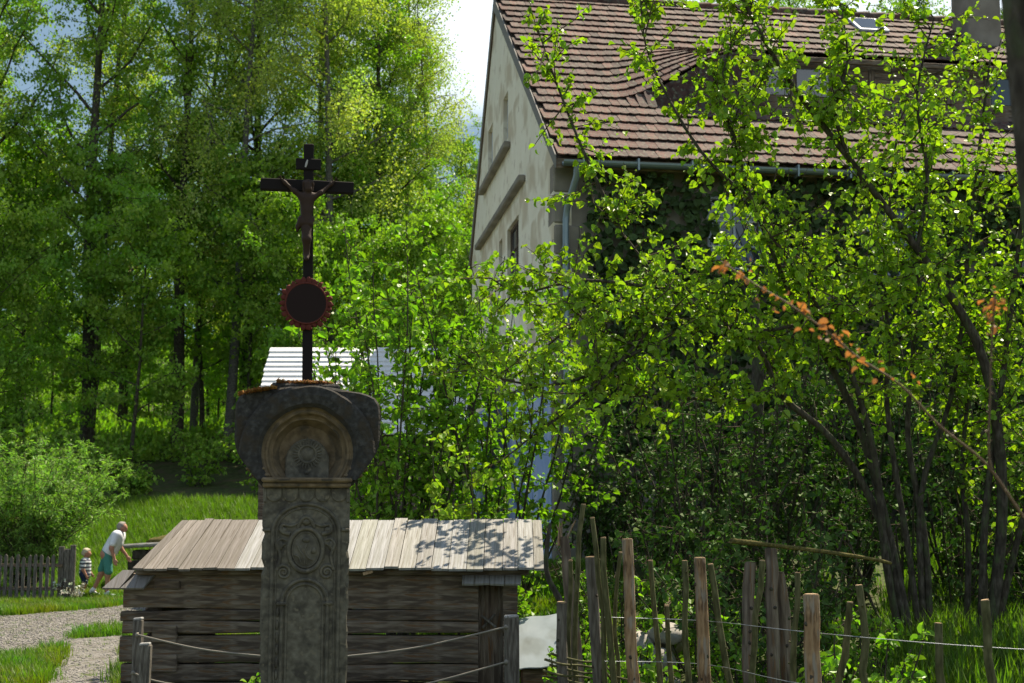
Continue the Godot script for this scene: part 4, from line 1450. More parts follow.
	s.tube(smooth_line([Vector3(0, 0, 0), Vector3(0.02, 1.2, 0), Vector3(0.0, 2.4, 0.02), Vector3(0.08, 3.4, 0), Vector3(0.0, 4.4, -.1)]), taper(17, 0.13, 0.09), 10, true, 1.0, 0.06, 8)
	put("trunk", s, mats.bark, tr)
	var r := RandomNumberGenerator.new()
	r.seed = 333
	for i in 16:
		var x := r.randf_range(2.4, 6.2)
		var d := r.randf_range(14.6, 16.2)
		var sp := thing("sapling_stem", "thin bare dark stem in the shade under the hazel", "sapling", Vector3(x, ground_at(x, -d), -d), 0.0, "bare stems under the hazel")
		var t := Shape.new()
		t.tube(bend(Vector3.ZERO, Vector3(r.randfn() * .12, 1, r.randfn() * .1).normalized(), r.randf_range(1.0, 1.9), 5, 0.06, 0.02, r), taper(6, 0.022, 0.01), 6, true)
		put("stem", t, mats.bark, sp)


# ---------------------------------------------------------------- grass
func tuft_mesh(seed_: int, blades: int, height: float, width: float) -> ArrayMesh:
	var r := RandomNumberGenerator.new()
	r.seed = seed_
	var s := Shape.new()
	for k in blades:
		var az := r.randf() * TAU
		var lean := r.randf_range(0.1, 0.8)
		var d := Vector3(cos(az), 0, sin(az))
		var sd := Vector3(-sin(az), 0, cos(az)) * width
		var p := Vector3(r.randfn(), 0, r.randfn()) * 0.05
		var h := height * r.randf_range(0.5, 1.2)
		var m := p + Vector3(0, h * 0.6, 0) + d * lean * h * 0.3
		var t := p + Vector3(0, h, 0) + d * lean * h * 0.9
		var g := r.randf_range(0.75, 1.2)
		s.tint = Color(g, g, g)
		s.tri(p - sd, p + sd, m + sd * 0.7, d)
		s.tri(p - sd, m + sd * 0.7, m - sd * 0.7, d)
		s.tri(m - sd * 0.7, m + sd * 0.7, t, d)
	return s.mesh()


func make_grass() -> void:
	var r := RandomNumberGenerator.new()
	r.seed = 500
	var tuft := tuft_mesh(1, 12, 0.12, 0.0055)
	var tall := tuft_mesh(2, 13, 0.32, 0.009)
	var nz := FastNoiseLite.new()
	nz.seed = 9
	nz.frequency = 0.35
	var buf := PackedFloat32Array()
	# yard: short grass beside the lane
	for k in 52000:
		var z := -r.randf_range(9.0, 34.0)
		var x := r.randf_range(-0.44 * -z - 0.5, 1.0) if r.randf() < 0.85 else r.randf_range(-3.5, 1.5)
		if on_road(x, z) and r.randf() > 0.05:
			continue
		if x > -3.6 and x < 0.3 and z < -12.2 and z > -14.6:
			continue
		var sc := r.randf_range(0.5, 1.25) * (1.0 + 0.5 * nz.get_noise_2d(x, z))
		if on_road(x, z):
			sc *= 0.4
		row(buf, Basis(Vector3.UP, r.randf() * TAU).scaled(Vector3.ONE * sc), Vector3(x, ground_at(x, z), z), shade_of(r, 0.25) * Color(1.1 + 0.7 * nz.get_noise_2d(x * 2.3 + 40.0, z * 2.3), 1.0 + 0.25 * nz.get_noise_2d(x * 3.0, z * 3.0), 1.0))
	var g := scatter("yard_grass", tuft, mats.grass, buf, self)
	tag(g, "short sunlit grass along the gravel lane", "grass", "", "stuff")
	# bank: taller grass
	buf = PackedFloat32Array()
	for k in 26000:
		var z := -r.randf_range(31.5, 41.0)
		var x := r.randf_range(-0.42 * -z, 0.5)
		if x > -8.6 and x < -6.0 and z > -34:
			continue
		var sc := r.randf_range(0.6, 1.3)
		row(buf, Basis(Vector3.UP, r.randf() * TAU).scaled(Vector3.ONE * sc), Vector3(x, ground_at(x, z) - 0.02, z), shade_of(r, 0.25))
	g = scatter("bank_grass", tall, mats.grass, buf, self)
	tag(g, "tall bright grass on the bank below the wood", "grass", "", "stuff")
	buf = PackedFloat32Array()
	for k in 6000:
		var z := -r.randf_range(9.5, 20.0)
		var x := r.randf_range(0.4, 8.0)
		if (x < 0.27 * -z or z > -11.5) and r.randf() < 0.94:
			continue
		var sc := r.randf_range(0.5, 1.2)
		row(buf, Basis(Vector3.UP, r.randf() * TAU).scaled(Vector3.ONE * sc), Vector3(x, ground_at(x, z) - 0.02, z), shade_of(r, 0.25))
	g = scatter("fence_grass", tall, mats.grass, buf, self)
	tag(g, "long grass under the hazel behind the stakes", "grass", "", "stuff")
	# plants of the woodland floor
	var cover := spray_mesh(7, 16, 0.34, 0.15, 0.5, -0.1)
	buf = PackedFloat32Array()
	for k in 13000:
		var z := -r.randf_range(49.0, 98.0)
		var x := r.randf_range(-0.44 * -z, 0.02 * -z)
		row(buf, Basis(Vector3.UP, r.randf() * TAU).scaled(Vector3.ONE * r.randf_range(0.5, 1.5)), Vector3(x, ground_at(x, z) + 0.12, z), shade_of(r, 0.3))
	g = scatter("woodland_plants", cover, mats.wood_leaf, buf, self)
	tag(g, "leafy ground plants covering the slope under the trees", "plants", "", "stuff")
	# loose stones on the lane
	var st := Shape.new()
	st.blob(Vector3.ZERO, Vector3(1.0, 0.6, 0.9), 3, 0.35, 4, 6)
	buf = PackedFloat32Array()
	for k in 26000:
		var z := -r.randf_range(13.0, 29.5)
		var x := r.randf_range(-0.41 * -z, -0.2 * -z)
		if not on_road(x, z):
			continue
		var sc := 0.006 + 0.016 * pow(r.randf(), 3.0)
		row(buf, Basis(Vector3.UP, r.randf() * TAU).scaled(Vector3.ONE * sc), Vector3(x, 0.012, z), Color.WHITE * r.randf_range(0.45, 1.25))
	g = scatter("lane_pebbles", st.mesh(), mats.pebble, buf, self)
	tag(g, "loose small stones strewn over the gravel lane", "gravel", "", "stuff")


# ---------------------------------------------------------------- the shrine
func rod(s: Shape, pts: PackedVector3Array, rad: float, sides := 6) -> void:
	s.tube(pts, taper(pts.size(), rad, rad), sides, true)


func arc_line(cx: float, cy: float, rx: float, ry: float, a0: float, a1: float, n: int, z: float) -> PackedVector3Array:
	var p := PackedVector3Array()
	for k in n + 1:
		var a := lerpf(a0, a1, float(k) / n)
		p.append(Vector3(cx + cos(a) * rx, cy + sin(a) * ry, z))
	return p


func make_shrine() -> void:
	var o := thing("stone_shrine", "carved sandstone wayside column with a round niche in its hood", "shrine", Vector3(-1.316, 0, -8.83), deg_to_rad(8.6))
	var fz := 0.225
	var s := Shape.new()
	s.hexa(Transform3D(Basis.IDENTITY, Vector3(0, 0.11, 0)), Vector3(0.86, 0.22, 0.76), 0.03)
	s.hexa(Transform3D(Basis.IDENTITY, Vector3(0, 0.29, 0)), Vector3(0.70, 0.14, 0.6), 0.03)
	put("base", s, mats.stone, o)
	# shaft with worn, uneven arrises
	s = Shape.new()
	var nz := FastNoiseLite.new()
	nz.seed = 15
	nz.frequency = 2.5
	var hw := 0.27
	var ch := 0.012
	var rings := []
	for k in 31:
		var y := 0.36 + (1.86 - 0.36) * k / 30.0
		var ring := PackedVector3Array()
		var oc := [Vector3(-hw + ch, 0, fz), Vector3(hw - ch, 0, fz), Vector3(hw, 0, fz - ch), Vector3(hw, 0, -fz + ch), Vector3(hw - ch, 0, -fz), Vector3(-hw + ch, 0, -fz), Vector3(-hw, 0, -fz + ch), Vector3(-hw, 0, fz - ch)]
		for q in 8:
			var a: Vector3 = oc[q]
			var chip := maxf(0.0, nz.get_noise_2d(q / 2 * 9.0, y * 9.0) - 0.12) * 0.05
			a.x -= signf(a.x) * chip * (1.0 if q in [2, 7, 1, 0] else 0.4)
			a.z -= signf(a.z) * (chip * 0.5 if q in [2, 7] else 0.0)
			ring.append(Vector3(a.x, y, a.z))
		rings.append(ring)
	for k in 30:
		for q in 8:
			var q2 := (q + 1) % 8
			var m: Vector3 = (rings[k][q] + rings[k + 1][q2]) * 0.5
			s.quad(rings[k][q], rings[k][q2], rings[k + 1][q2], rings[k + 1][q], Vector3(m.x, 0, m.z))
	put("shaft", s, mats.stone, o)
	# frieze of hanging scallops
	s = Shape.new()
	for k in 5:
		var cx := -0.2 + k * 0.1
		var p := PackedVector2Array([Vector2(cx + 0.047, 1.845), Vector2(cx - 0.047, 1.845)])
		for j in 9:
			var a := PI + PI * j / 8.0
			p.append(Vector2(cx + cos(a) * 0.047, 1.80 + sin(a) * 0.042))
		s.prism(p, fz - 0.01, fz + 0.010, Transform3D.IDENTITY, 0.005)
	for cx in [-0.262, 0.262]:
		s.hexa(Transform3D(Basis.IDENTITY, Vector3(cx * 0.98, 1.80, fz)), Vector3(0.022, 0.09, 0.026), 0.005)
	put("scallop_frieze", s, mats.stone, o)
	# tall arched frame round the medallion
	s = Shape.new()
	var fr := PackedVector3Array([Vector3(-0.205, 0.4, fz + .004), Vector3(-0.205, 1.57, fz + .004)])
	fr.append_array(arc_line(0, 1.57, 0.205, 0.175, PI, 0.0, 20, fz + .004))
	fr.append_array([Vector3(0.205, 1.57, fz + .004), Vector3(0.205, 0.4, fz + .004)])
	rod(s, fr, 0.012)
	var fr2 := PackedVector3Array([Vector3(-0.18, 0.4, fz + .001), Vector3(-0.18, 1.57, fz + .001)])
	fr2.append_array(arc_line(0, 1.57, 0.18, 0.15, PI, 0.0, 20, fz + .001))
	fr2.append_array([Vector3(0.18, 1.57, fz + .001), Vector3(0.18, 0.4, fz + .001)])
	rod(s, fr2, 0.006)
	for sx in [-1, 1]:
		s.hexa(Transform3D(Basis.IDENTITY, Vector3(sx * 0.243, 1.585, fz)), Vector3(0.05, 0.018, 0.03), 0.004)
	put("arched_frame", s, mats.stone, o)
	# oval medallion
	s = Shape.new()
	var cy := 1.462
	var ov := arc_line(0.0, cy, 0.105, 0.132, 0.0, TAU, 34, fz + .006)
	s.tube(ov, taper(35, 0.014, 0.014), 7, false)
	rod(s, arc_line(0.0, cy, 0.083, 0.108, 0.0, TAU, 30, fz + .002), 0.006)
	for j in 34:
		pass
	var dome := []
	for i in 5:
		dome.append(arc_line(0.0, cy, 0.09 * (1.0 - i / 4.0), 0.115 * (1.0 - i / 4.0), 0.0, TAU, 24, fz + 0.001 + 0.014 * sin(PI / 2 * i / 4.0)))
	for i in 4:
		for k in 24:
			s.quad(dome[i][k], dome[i][k + 1], dome[i + 1][k + 1], dome[i + 1][k], Vector3(0, 0, 1))
	# worn device on the medallion
	s.blob(Vector3(0.004, cy + 0.062, fz + 0.012), Vector3(0.026, 0.016, 0.011), 5, 0.25, 5, 8)
	s.blob(Vector3(0.050, cy - 0.004, fz + 0.012), Vector3(0.018, 0.020, 0.011), 6, 0.25, 5, 8)
	s.tube(smooth_line([Vector3(-0.052, cy + 0.03, fz + .012), Vector3(-0.035, cy - 0.005, fz + .014), Vector3(-0.012, cy - 0.04, fz + .015), Vector3(-0.004, cy - 0.09, fz + .010)]), taper(13, 0.008, 0.005), 5)
	s.tube(smooth_line([Vector3(0.008, cy + 0.036, fz + .014), Vector3(-0.004, cy + 0.0, fz + .015), Vector3(0.014, cy - 0.045, fz + .014), Vector3(0.044, cy - 0.062, fz + .010)]), taper(13, 0.009, 0.005), 5)
	s.tube(smooth_line([Vector3(-0.068, cy - 0.03, fz + .008), Vector3(-0.04, cy - 0.045, fz + .012), Vector3(-0.03, cy - 0.078, fz + .010)]), taper(9, 0.008, 0.005), 5)
	put("medallion", s, mats.stone, o)
	# leaf scrolls round the medallion
	for sx in [-1.0, 1.0]:
		s = Shape.new()
		var sp := PackedVector3Array()
		for k in 25:
			var a := 0.4 + k * 0.5
			var rr := 0.047 * (1.0 - k / 27.0)
			sp.append(Vector3(sx * (0.133 + cos(a) * rr), 1.325 + sin(a) * rr, fz + 0.004))
		s.tube(sp, taper(25, 0.011, 0.006), 6, true)
		s.tube(smooth_line([Vector3(sx * 0.175, 1.34, fz + .004), Vector3(sx * 0.155, 1.42, fz + .006), Vector3(sx * 0.165, 1.47, fz + .006), Vector3(sx * 0.125, 1.50, fz + .006)]), taper(13, 0.012, 0.008), 6)
		s.tube(smooth_line([Vector3(sx * 0.165, 1.46, fz + .004), Vector3(sx * 0.178, 1.50, fz + .008), Vector3(sx * 0.15, 1.53, fz + .006), Vector3(sx * 0.12, 1.52, fz + .004)]), taper(13, 0.013, 0.006), 6)
		s.tube(smooth_line([Vector3(sx * 0.10, 1.56, fz + .004), Vector3(sx * 0.15, 1.575, fz + .008), Vector3(sx * 0.145, 1.615, fz + .006), Vector3(sx * 0.09, 1.61, fz + .006), Vector3(sx * 0.04, 1.63, fz + .004)]), taper(17, 0.015, 0.007), 6)
		s.blob(Vector3(sx * 0.14, 1.585, fz), Vector3(0.03, 0.022, 0.018), 7, 0.2, 5, 8)
		s.blob(Vector3(sx * 0.158, 1.49, fz), Vector3(0.02, 0.03, 0.018), 8, 0.2, 5, 8)
		put("leaf_scroll", s, mats.stone, o)
	s = Shape.new()
	s.tube(smooth_line([Vector3(-0.05, 1.60, fz), Vector3(-0.03, 1.645, fz + .008), Vector3(0, 1.665, fz + .01), Vector3(0.03, 1.645, fz + .008), Vector3(0.05, 1.60, fz)]), taper(17, 0.012, 0.012), 6)
	s.blob(Vector3(0, 1.635, fz), Vector3(0.03, 0.022, 0.02), 9, 0.2, 5, 8)
	put("crest", s, mats.stone, o)
	# lower panel: a moulded round arch on little imposts
	s = Shape.new()
	for q in [[0.140, 0.012, 0.004], [0.112, 0.009, 0.002]]:
		var lp := PackedVector3Array([Vector3(-q[0], 0.4, fz + q[2]), Vector3(-q[0], 1.14, fz + q[2])])
		lp.append_array(arc_line(0, 1.14, q[0], q[0], PI, 0.0, 20, fz + q[2]))
		lp.append_array([Vector3(q[0], 1.14, fz + q[2]), Vector3(q[0], 0.4, fz + q[2])])
		rod(s, lp, q[1])
	for sx in [-1, 1]:
		s.hexa(Transform3D(Basis.IDENTITY, Vector3(sx * 0.142, 1.135, fz + 0.004)), Vector3(0.06, 0.02, 0.04), 0.005)
	for k in 9:
		s.blob(Vector3(-0.165, 1.08 - k * 0.075, fz), Vector3(0.011, 0.03, 0.012), k, 0.2, 4, 6)
	put("lower_panel", s, mats.stone, o)
	# hood: a block with shoulders and a flared foot
	var w := func(y: float) -> float:
		return 0.275 + 0.18 * (1.0 - pow(1.0 - clampf(y / 0.27, 0, 1), 1.7)) * (0.72 + 0.28 * clampf(y / 0.27, 0, 1))
	s = Shape.new()
	var out := PackedVector2Array()
	for y in [0.0, 0.03, 0.06, 0.1, 0.14, 0.18, 0.23, 0.30]:
		out.append(Vector2(w.call(y), y))
	out.append_array([Vector2(0.457, 0.44), Vector2(0.454, 0.51), Vector2(0.44, 0.552), Vector2(0.41, 0.58), Vector2(0.34, 0.60), Vector2(0.22, 0.622), Vector2(0.1, 0.636), Vector2(-0.1, 0.634), Vector2(-0.28, 0.612), Vector2(-0.39, 0.594), Vector2(-0.435, 0.57), Vector2(-0.452, 0.53), Vector2(-0.456, 0.44)])
	for y in [0.30, 0.23, 0.18, 0.14, 0.1, 0.06, 0.03, 0.0]:
		out.append(Vector2(-w.call(y), y))
	s.prism(out, -0.30, 0.035, Transform3D(Basis.IDENTITY, Vector3(0, 1.85, 0)), 0.0)
	var cyh := 0.215
	# distance from the niche's centre to the outline of the block
	var edge := func(a: float) -> float:
		var far := Vector2(0, cyh) + Vector2(cos(a), sin(a)) * 2.0
		for i in out.size():
			var hit = Geometry2D.segment_intersects_segment(Vector2(0, cyh), far, out[i], out[(i + 1) % out.size()])
			if hit != null:
				return (hit as Vector2).distance_to(Vector2(0, cyh))
		return 0.3
	# front of the hood: mouldings sweeping round the niche
	var sweep := func(pr: Array, low: Shape) -> Shape:
		var q := Shape.new()
		var n := 72
		var grid := []
		for i in n + 1:
			var a := TAU * i / n + PI / 2
			var lim: float = edge.call(a)
			var line := PackedVector3Array()
			for p in pr:
				var rr: float = lim + p.x - 9.0 if p.x > 5.0 else minf(p.x, lim - 0.002)
				var pos := Vector2(cos(a), sin(a)) * rr
				if p.x < 5.0:
					pos.y = maxf(pos.y, 0.045 - cyh)
				var lump := nz.get_noise_3d(pos.x * 2.0, pos.y * 2.0, p.y * 3.0) * 0.012
				line.append(Vector3(pos.x, 1.85 + cyh + pos.y + lump * float(pos.y > 0.05 - cyh), p.y + lump * 0.6))
			grid.append(line)
		for i in n:
			for k in pr.size() - 1:
				var mid: Vector3 = grid[i][k]
				var hint := Vector3(mid.x, mid.y - 1.85 - cyh, 0).normalized() * (0.8 if pr[k].x > 0.385 else -0.3) + Vector3(0, 0, 1.0 if pr[k].x < 5.0 or pr[k].y > 0.1 else 0.1)
				var into := low if low != null and mid.y < 1.0 + 0.05 * nz.get_noise_2d(mid.x * 6.0, mid.z * 9.0) else q
				into.quad(grid[i][k], grid[i + 1][k], grid[i + 1][k + 1], grid[i][k + 1], hint)
		return q
	var prof := [Vector2(9.0, .03), Vector2(9.0, .175), Vector2(8.985, .195), Vector2(.425, .195), Vector2(.425, .215), Vector2(.412, .230), Vector2(.36, .238), Vector2(.31, .232), Vector2(.285, .205)]
	var prof2 := [Vector2(.285, .205), Vector2(.277, .185), Vector2(.268, .178), Vector2(.258, .184), Vector2(.248, .18), Vector2(.238, .15), Vector2(.228, .14), Vector2(.218, .142), Vector2(.200, .10), Vector2(.178, .062), Vector2(.10, .045), Vector2(0.0, .042)]
	var hood := put("hood", s, mats.crust, o)
	var low := Shape.new()
	put("arch_moulding", sweep.call(prof, low), mats.crust, hood)
	put("niche", sweep.call(prof2, null), mats.ochre_stone, hood)
	# steps under the niche
	s = Shape.new()
	s.hexa(Transform3D(Basis.IDENTITY, Vector3(0, 1.862, 0.06)), Vector3(0.546, 0.03, 0.42), 0.008)
	s.hexa(Transform3D(Basis.IDENTITY, Vector3(0, 1.893, 0.09)), Vector3(0.56, 0.03, 0.40), 0.01)
	for q in [[0.075, 0.012, 0.20], [0.115, 0.010, 0.20]]:
		var half: float = w.call(q[0]) + 0.012
		for sx in [-1.0, 1.0]:
			s.hexa(Transform3D(Basis.IDENTITY, Vector3(sx * (half - 0.06), 1.85 + q[0], 0.085)), Vector3(0.12, 0.022, 0.26), 0.008)
	put("foot_moulding", s, mats.ochre_stone, hood)
	# arched plaque with a ring of rays
	s = Shape.new()
	var pq := PackedVector2Array([Vector2(-0.138, 0.03), Vector2(0.138, 0.03), Vector2(0.138, 0.15)])
	for k in 15:
		var a := PI * k / 14.0
		pq.append(Vector2(cos(a) * 0.138, 0.165 + sin(a) * 0.145))
	pq.append(Vector2(-0.138, 0.15))
	s.prism(pq, 0.03, 0.10, Transform3D(Basis.IDENTITY, Vector3(0, 1.85, 0)), 0.008)
	var plq := put("plaque", s, mats.stone, hood)
	s = Shape.new()
	s.tube(arc_line(0, 2.062, 0.055, 0.055, 0, TAU, 26, 0.101), taper(27, 0.01, 0.01), 6, false)
	s.blob(Vector3(0, 2.062, 0.095), Vector3(0.042, 0.042, 0.018), 3, 0.1, 6, 12)
	for k in 26:
		var a := TAU * k / 26.0
		var d := Vector3(cos(a), sin(a), 0)
		s.tube(PackedVector3Array([Vector3(0, 2.062, 0.102) + d * 0.062, Vector3(0, 2.062, 0.103) + d * 0.092]), PackedFloat32Array([0.008, 0.005]), 5)
	s.hexa(Transform3D(Basis.IDENTITY, Vector3(0, 2.150, 0.103)), Vector3(0.01, 0.035, 0.012), 0.002)
	s.hexa(Transform3D(Basis.IDENTITY, Vector3(0, 2.153, 0.103)), Vector3(0.026, 0.009, 0.011), 0.002)
	s.blob(Vector3(0, 1.945, 0.099), Vector3(0.018, 0.012, 0.012), 4, 0.2, 5, 8)
	put("ray_ring", s, mats.stone, plq)
	# worn top ridge carrying the cross
	s = Shape.new()
	s.hexa(Transform3D(Basis(Vector3(0, 0, 1), -0.01), Vector3(-0.02, 2.485, 0.0)), Vector3(0.44, 0.05, 0.3), 0.015)
	s.hexa(Transform3D(Basis.IDENTITY, Vector3(-0.03, 2.505, -0.02)), Vector3(0.16, 0.03, 0.16), 0.01)
	put("top_block", s, mats.crust, hood)
	# moss cushions
	var buf := PackedFloat32Array()
	var r := RandomNumberGenerator.new()
	r.seed = 12
	for k in 3200:
		var x := -0.30 + r.randfn() * 0.07
		var z := 0.12 + r.randfn() * 0.07
		if k > 1900:
			x = -0.0 + r.randfn() * 0.06
			z = 0.09 + r.randfn() * 0.03
		if x < -0.44:
			continue
		var y := 2.44 if x < -0.2 else 2.512
		if x < -0.2:
			y = 1.85 + lerpf(0.580, 0.618, clampf((x + 0.43) / 0.2, 0, 1))
		var sc := r.randf_range(0.5, 1.3)
		var g := r.randf_range(0.5, 1.3)
		row(buf, any_basis(1.0) * Basis.from_scale(Vector3.ONE * sc), Vector3(x, y + r.randf() * 0.012, z), Color(g, g * r.randf_range(.8, 1.3), g))
	var mm := Shape.new()
	mm.blob(Vector3.ZERO, Vector3(0.004, 0.011, 0.004), 2, 0.3, 3, 4)
	scatter("moss", mm.mesh(), mats.moss_orange, buf, o)


# ---------------------------------------------------------------- smooth bodies
# bones: [a, b, radius at a, radius at b]; joined with a smooth minimum and meshed as surface nets.
func body(bones: Array, cell: float, k: float) -> Shape:
	var lo := Vector3.ONE * 1e9
	var hi := Vector3.ONE * -1e9
	for b in bones:
		var rr := maxf(b[2], b[3]) + k * 3.0 + cell * 2.0
		lo = lo.min(b[0] - Vector3.ONE * rr).min(b[1] - Vector3.ONE * rr)
		hi = hi.max(b[0] + Vector3.ONE * rr).max(b[1] + Vector3.ONE * rr)
	var nx := int((hi.x - lo.x) / cell) + 2
	var ny := int((hi.y - lo.y) / cell) + 2
	var nzz := int((hi.z - lo.z) / cell) + 2
	var f := PackedFloat32Array()
	f.resize(nx * ny * nzz)
	for b in bones:
		var p0: Vector3 = b[0]
		var p1: Vector3 = b[1]
		var ax := p1 - p0
		var l2 := maxf(ax.length_squared(), 1e-9)
		var rr := maxf(b[2], b[3]) + k * 3.0 + cell * 1.5
		var c0 := (p0.min(p1) - Vector3.ONE * rr - lo) / cell
		var c1 := (p0.max(p1) + Vector3.ONE * rr - lo) / cell
		var r0: float = b[2]
		var dr: float = b[3] - b[2]
		for z in range(maxi(0, int(c0.z)), mini(nzz, int(c1.z) + 1)):
			for y in range(maxi(0, int(c0.y)), mini(ny, int(c1.y) + 1)):
				var at := (z * ny + y) * nx
				for x in range(maxi(0, int(c0.x)), mini(nx, int(c1.x) + 1)):
					var q := lo + Vector3(x, y, z) * cell - p0
					var t := clampf(q.dot(ax) / l2, 0.0, 1.0)
					f[at + x] += exp(clampf(-((q - ax * t).length() - r0 - dr * t) / k, -30.0, 30.0))
	# inside where the sum is above one
	var id := PackedInt32Array()
	id.resize(f.size())
	id.fill(-1)
	var verts := PackedVector3Array()
	var off := [0, 1, nx, nx + 1, nx * ny, nx * ny + 1, nx * ny + nx, nx * ny + nx + 1]
	var cor := [Vector3(0, 0, 0), Vector3(1, 0, 0), Vector3(0, 1, 0), Vector3(1, 1, 0), Vector3(0, 0, 1), Vector3(1, 0, 1), Vector3(0, 1, 1), Vector3(1, 1, 1)]
	var edges := [[0, 1], [2, 3], [4, 5], [6, 7], [0, 2], [1, 3], [4, 6], [5, 7], [0, 4], [1, 5], [2, 6], [3, 7]]
	for z in nzz - 1:
		for y in ny - 1:
			for x in nx - 1:
				var a := (z * ny + y) * nx + x
				var m := 0
				for i in 8:
					if f[a + off[i]] > 1.0:
						m += 1
				if m == 0 or m == 8:
					continue
				var sum := Vector3.ZERO
				var cnt := 0
				for e in edges:
					var fa := f[a + off[e[0]]]
					var fb := f[a + off[e[1]]]
					if (fa > 1.0) != (fb > 1.0):
						var la := -log(maxf(fa, 1e-12))
						var lb := -log(maxf(fb, 1e-12))
						sum += (cor[e[0]] as Vector3).lerp(cor[e[1]], clampf(la / (la - lb), 0.0, 1.0))
						cnt += 1
				id[a] = verts.size()
				verts.append(lo + (Vector3(x, y, z) + sum / cnt) * cell)
	var faces := PackedInt32Array()
	var nor := PackedVector3Array()
	nor.resize(verts.size())
	var step := [1, nx, nx * ny]
	for z in range(1, nzz - 1):
		for y in range(1, ny - 1):
			for x in range(1, nx - 1):
				var a := (z * ny + y) * nx + x
				for ax in 3:
					var ins := f[a] > 1.0
					if ins == (f[a + step[ax]] > 1.0):
						continue
					var u: int = step[(ax + 1) % 3]
					var w: int = step[(ax + 2) % 3]
					var q := [id[a], id[a - u], id[a - u - w], id[a - w]]
					if q.min() < 0:
						continue
					if ins:
						q.reverse()
					var fn := (verts[q[2]] - verts[q[0]]).cross(verts[q[1]] - verts[q[0]])
					var od := Vector3.ZERO
					od[ax] = 1.0 if ins else -1.0
					if fn.dot(od) < 0.0:
						q.reverse()
						fn = -fn
					for i in 4:
						nor[q[i]] += fn
					faces.append_array([q[0], q[1], q[2], q[0], q[2], q[3]])
	var s := Shape.new()
	for i in range(0, faces.size(), 3):
		s.tri_n(verts[faces[i]], verts[faces[i + 1]], verts[faces[i + 2]], nor[faces[i]].normalized(), nor[faces[i + 1]].normalized(), nor[faces[i + 2]].normalized())
	return s


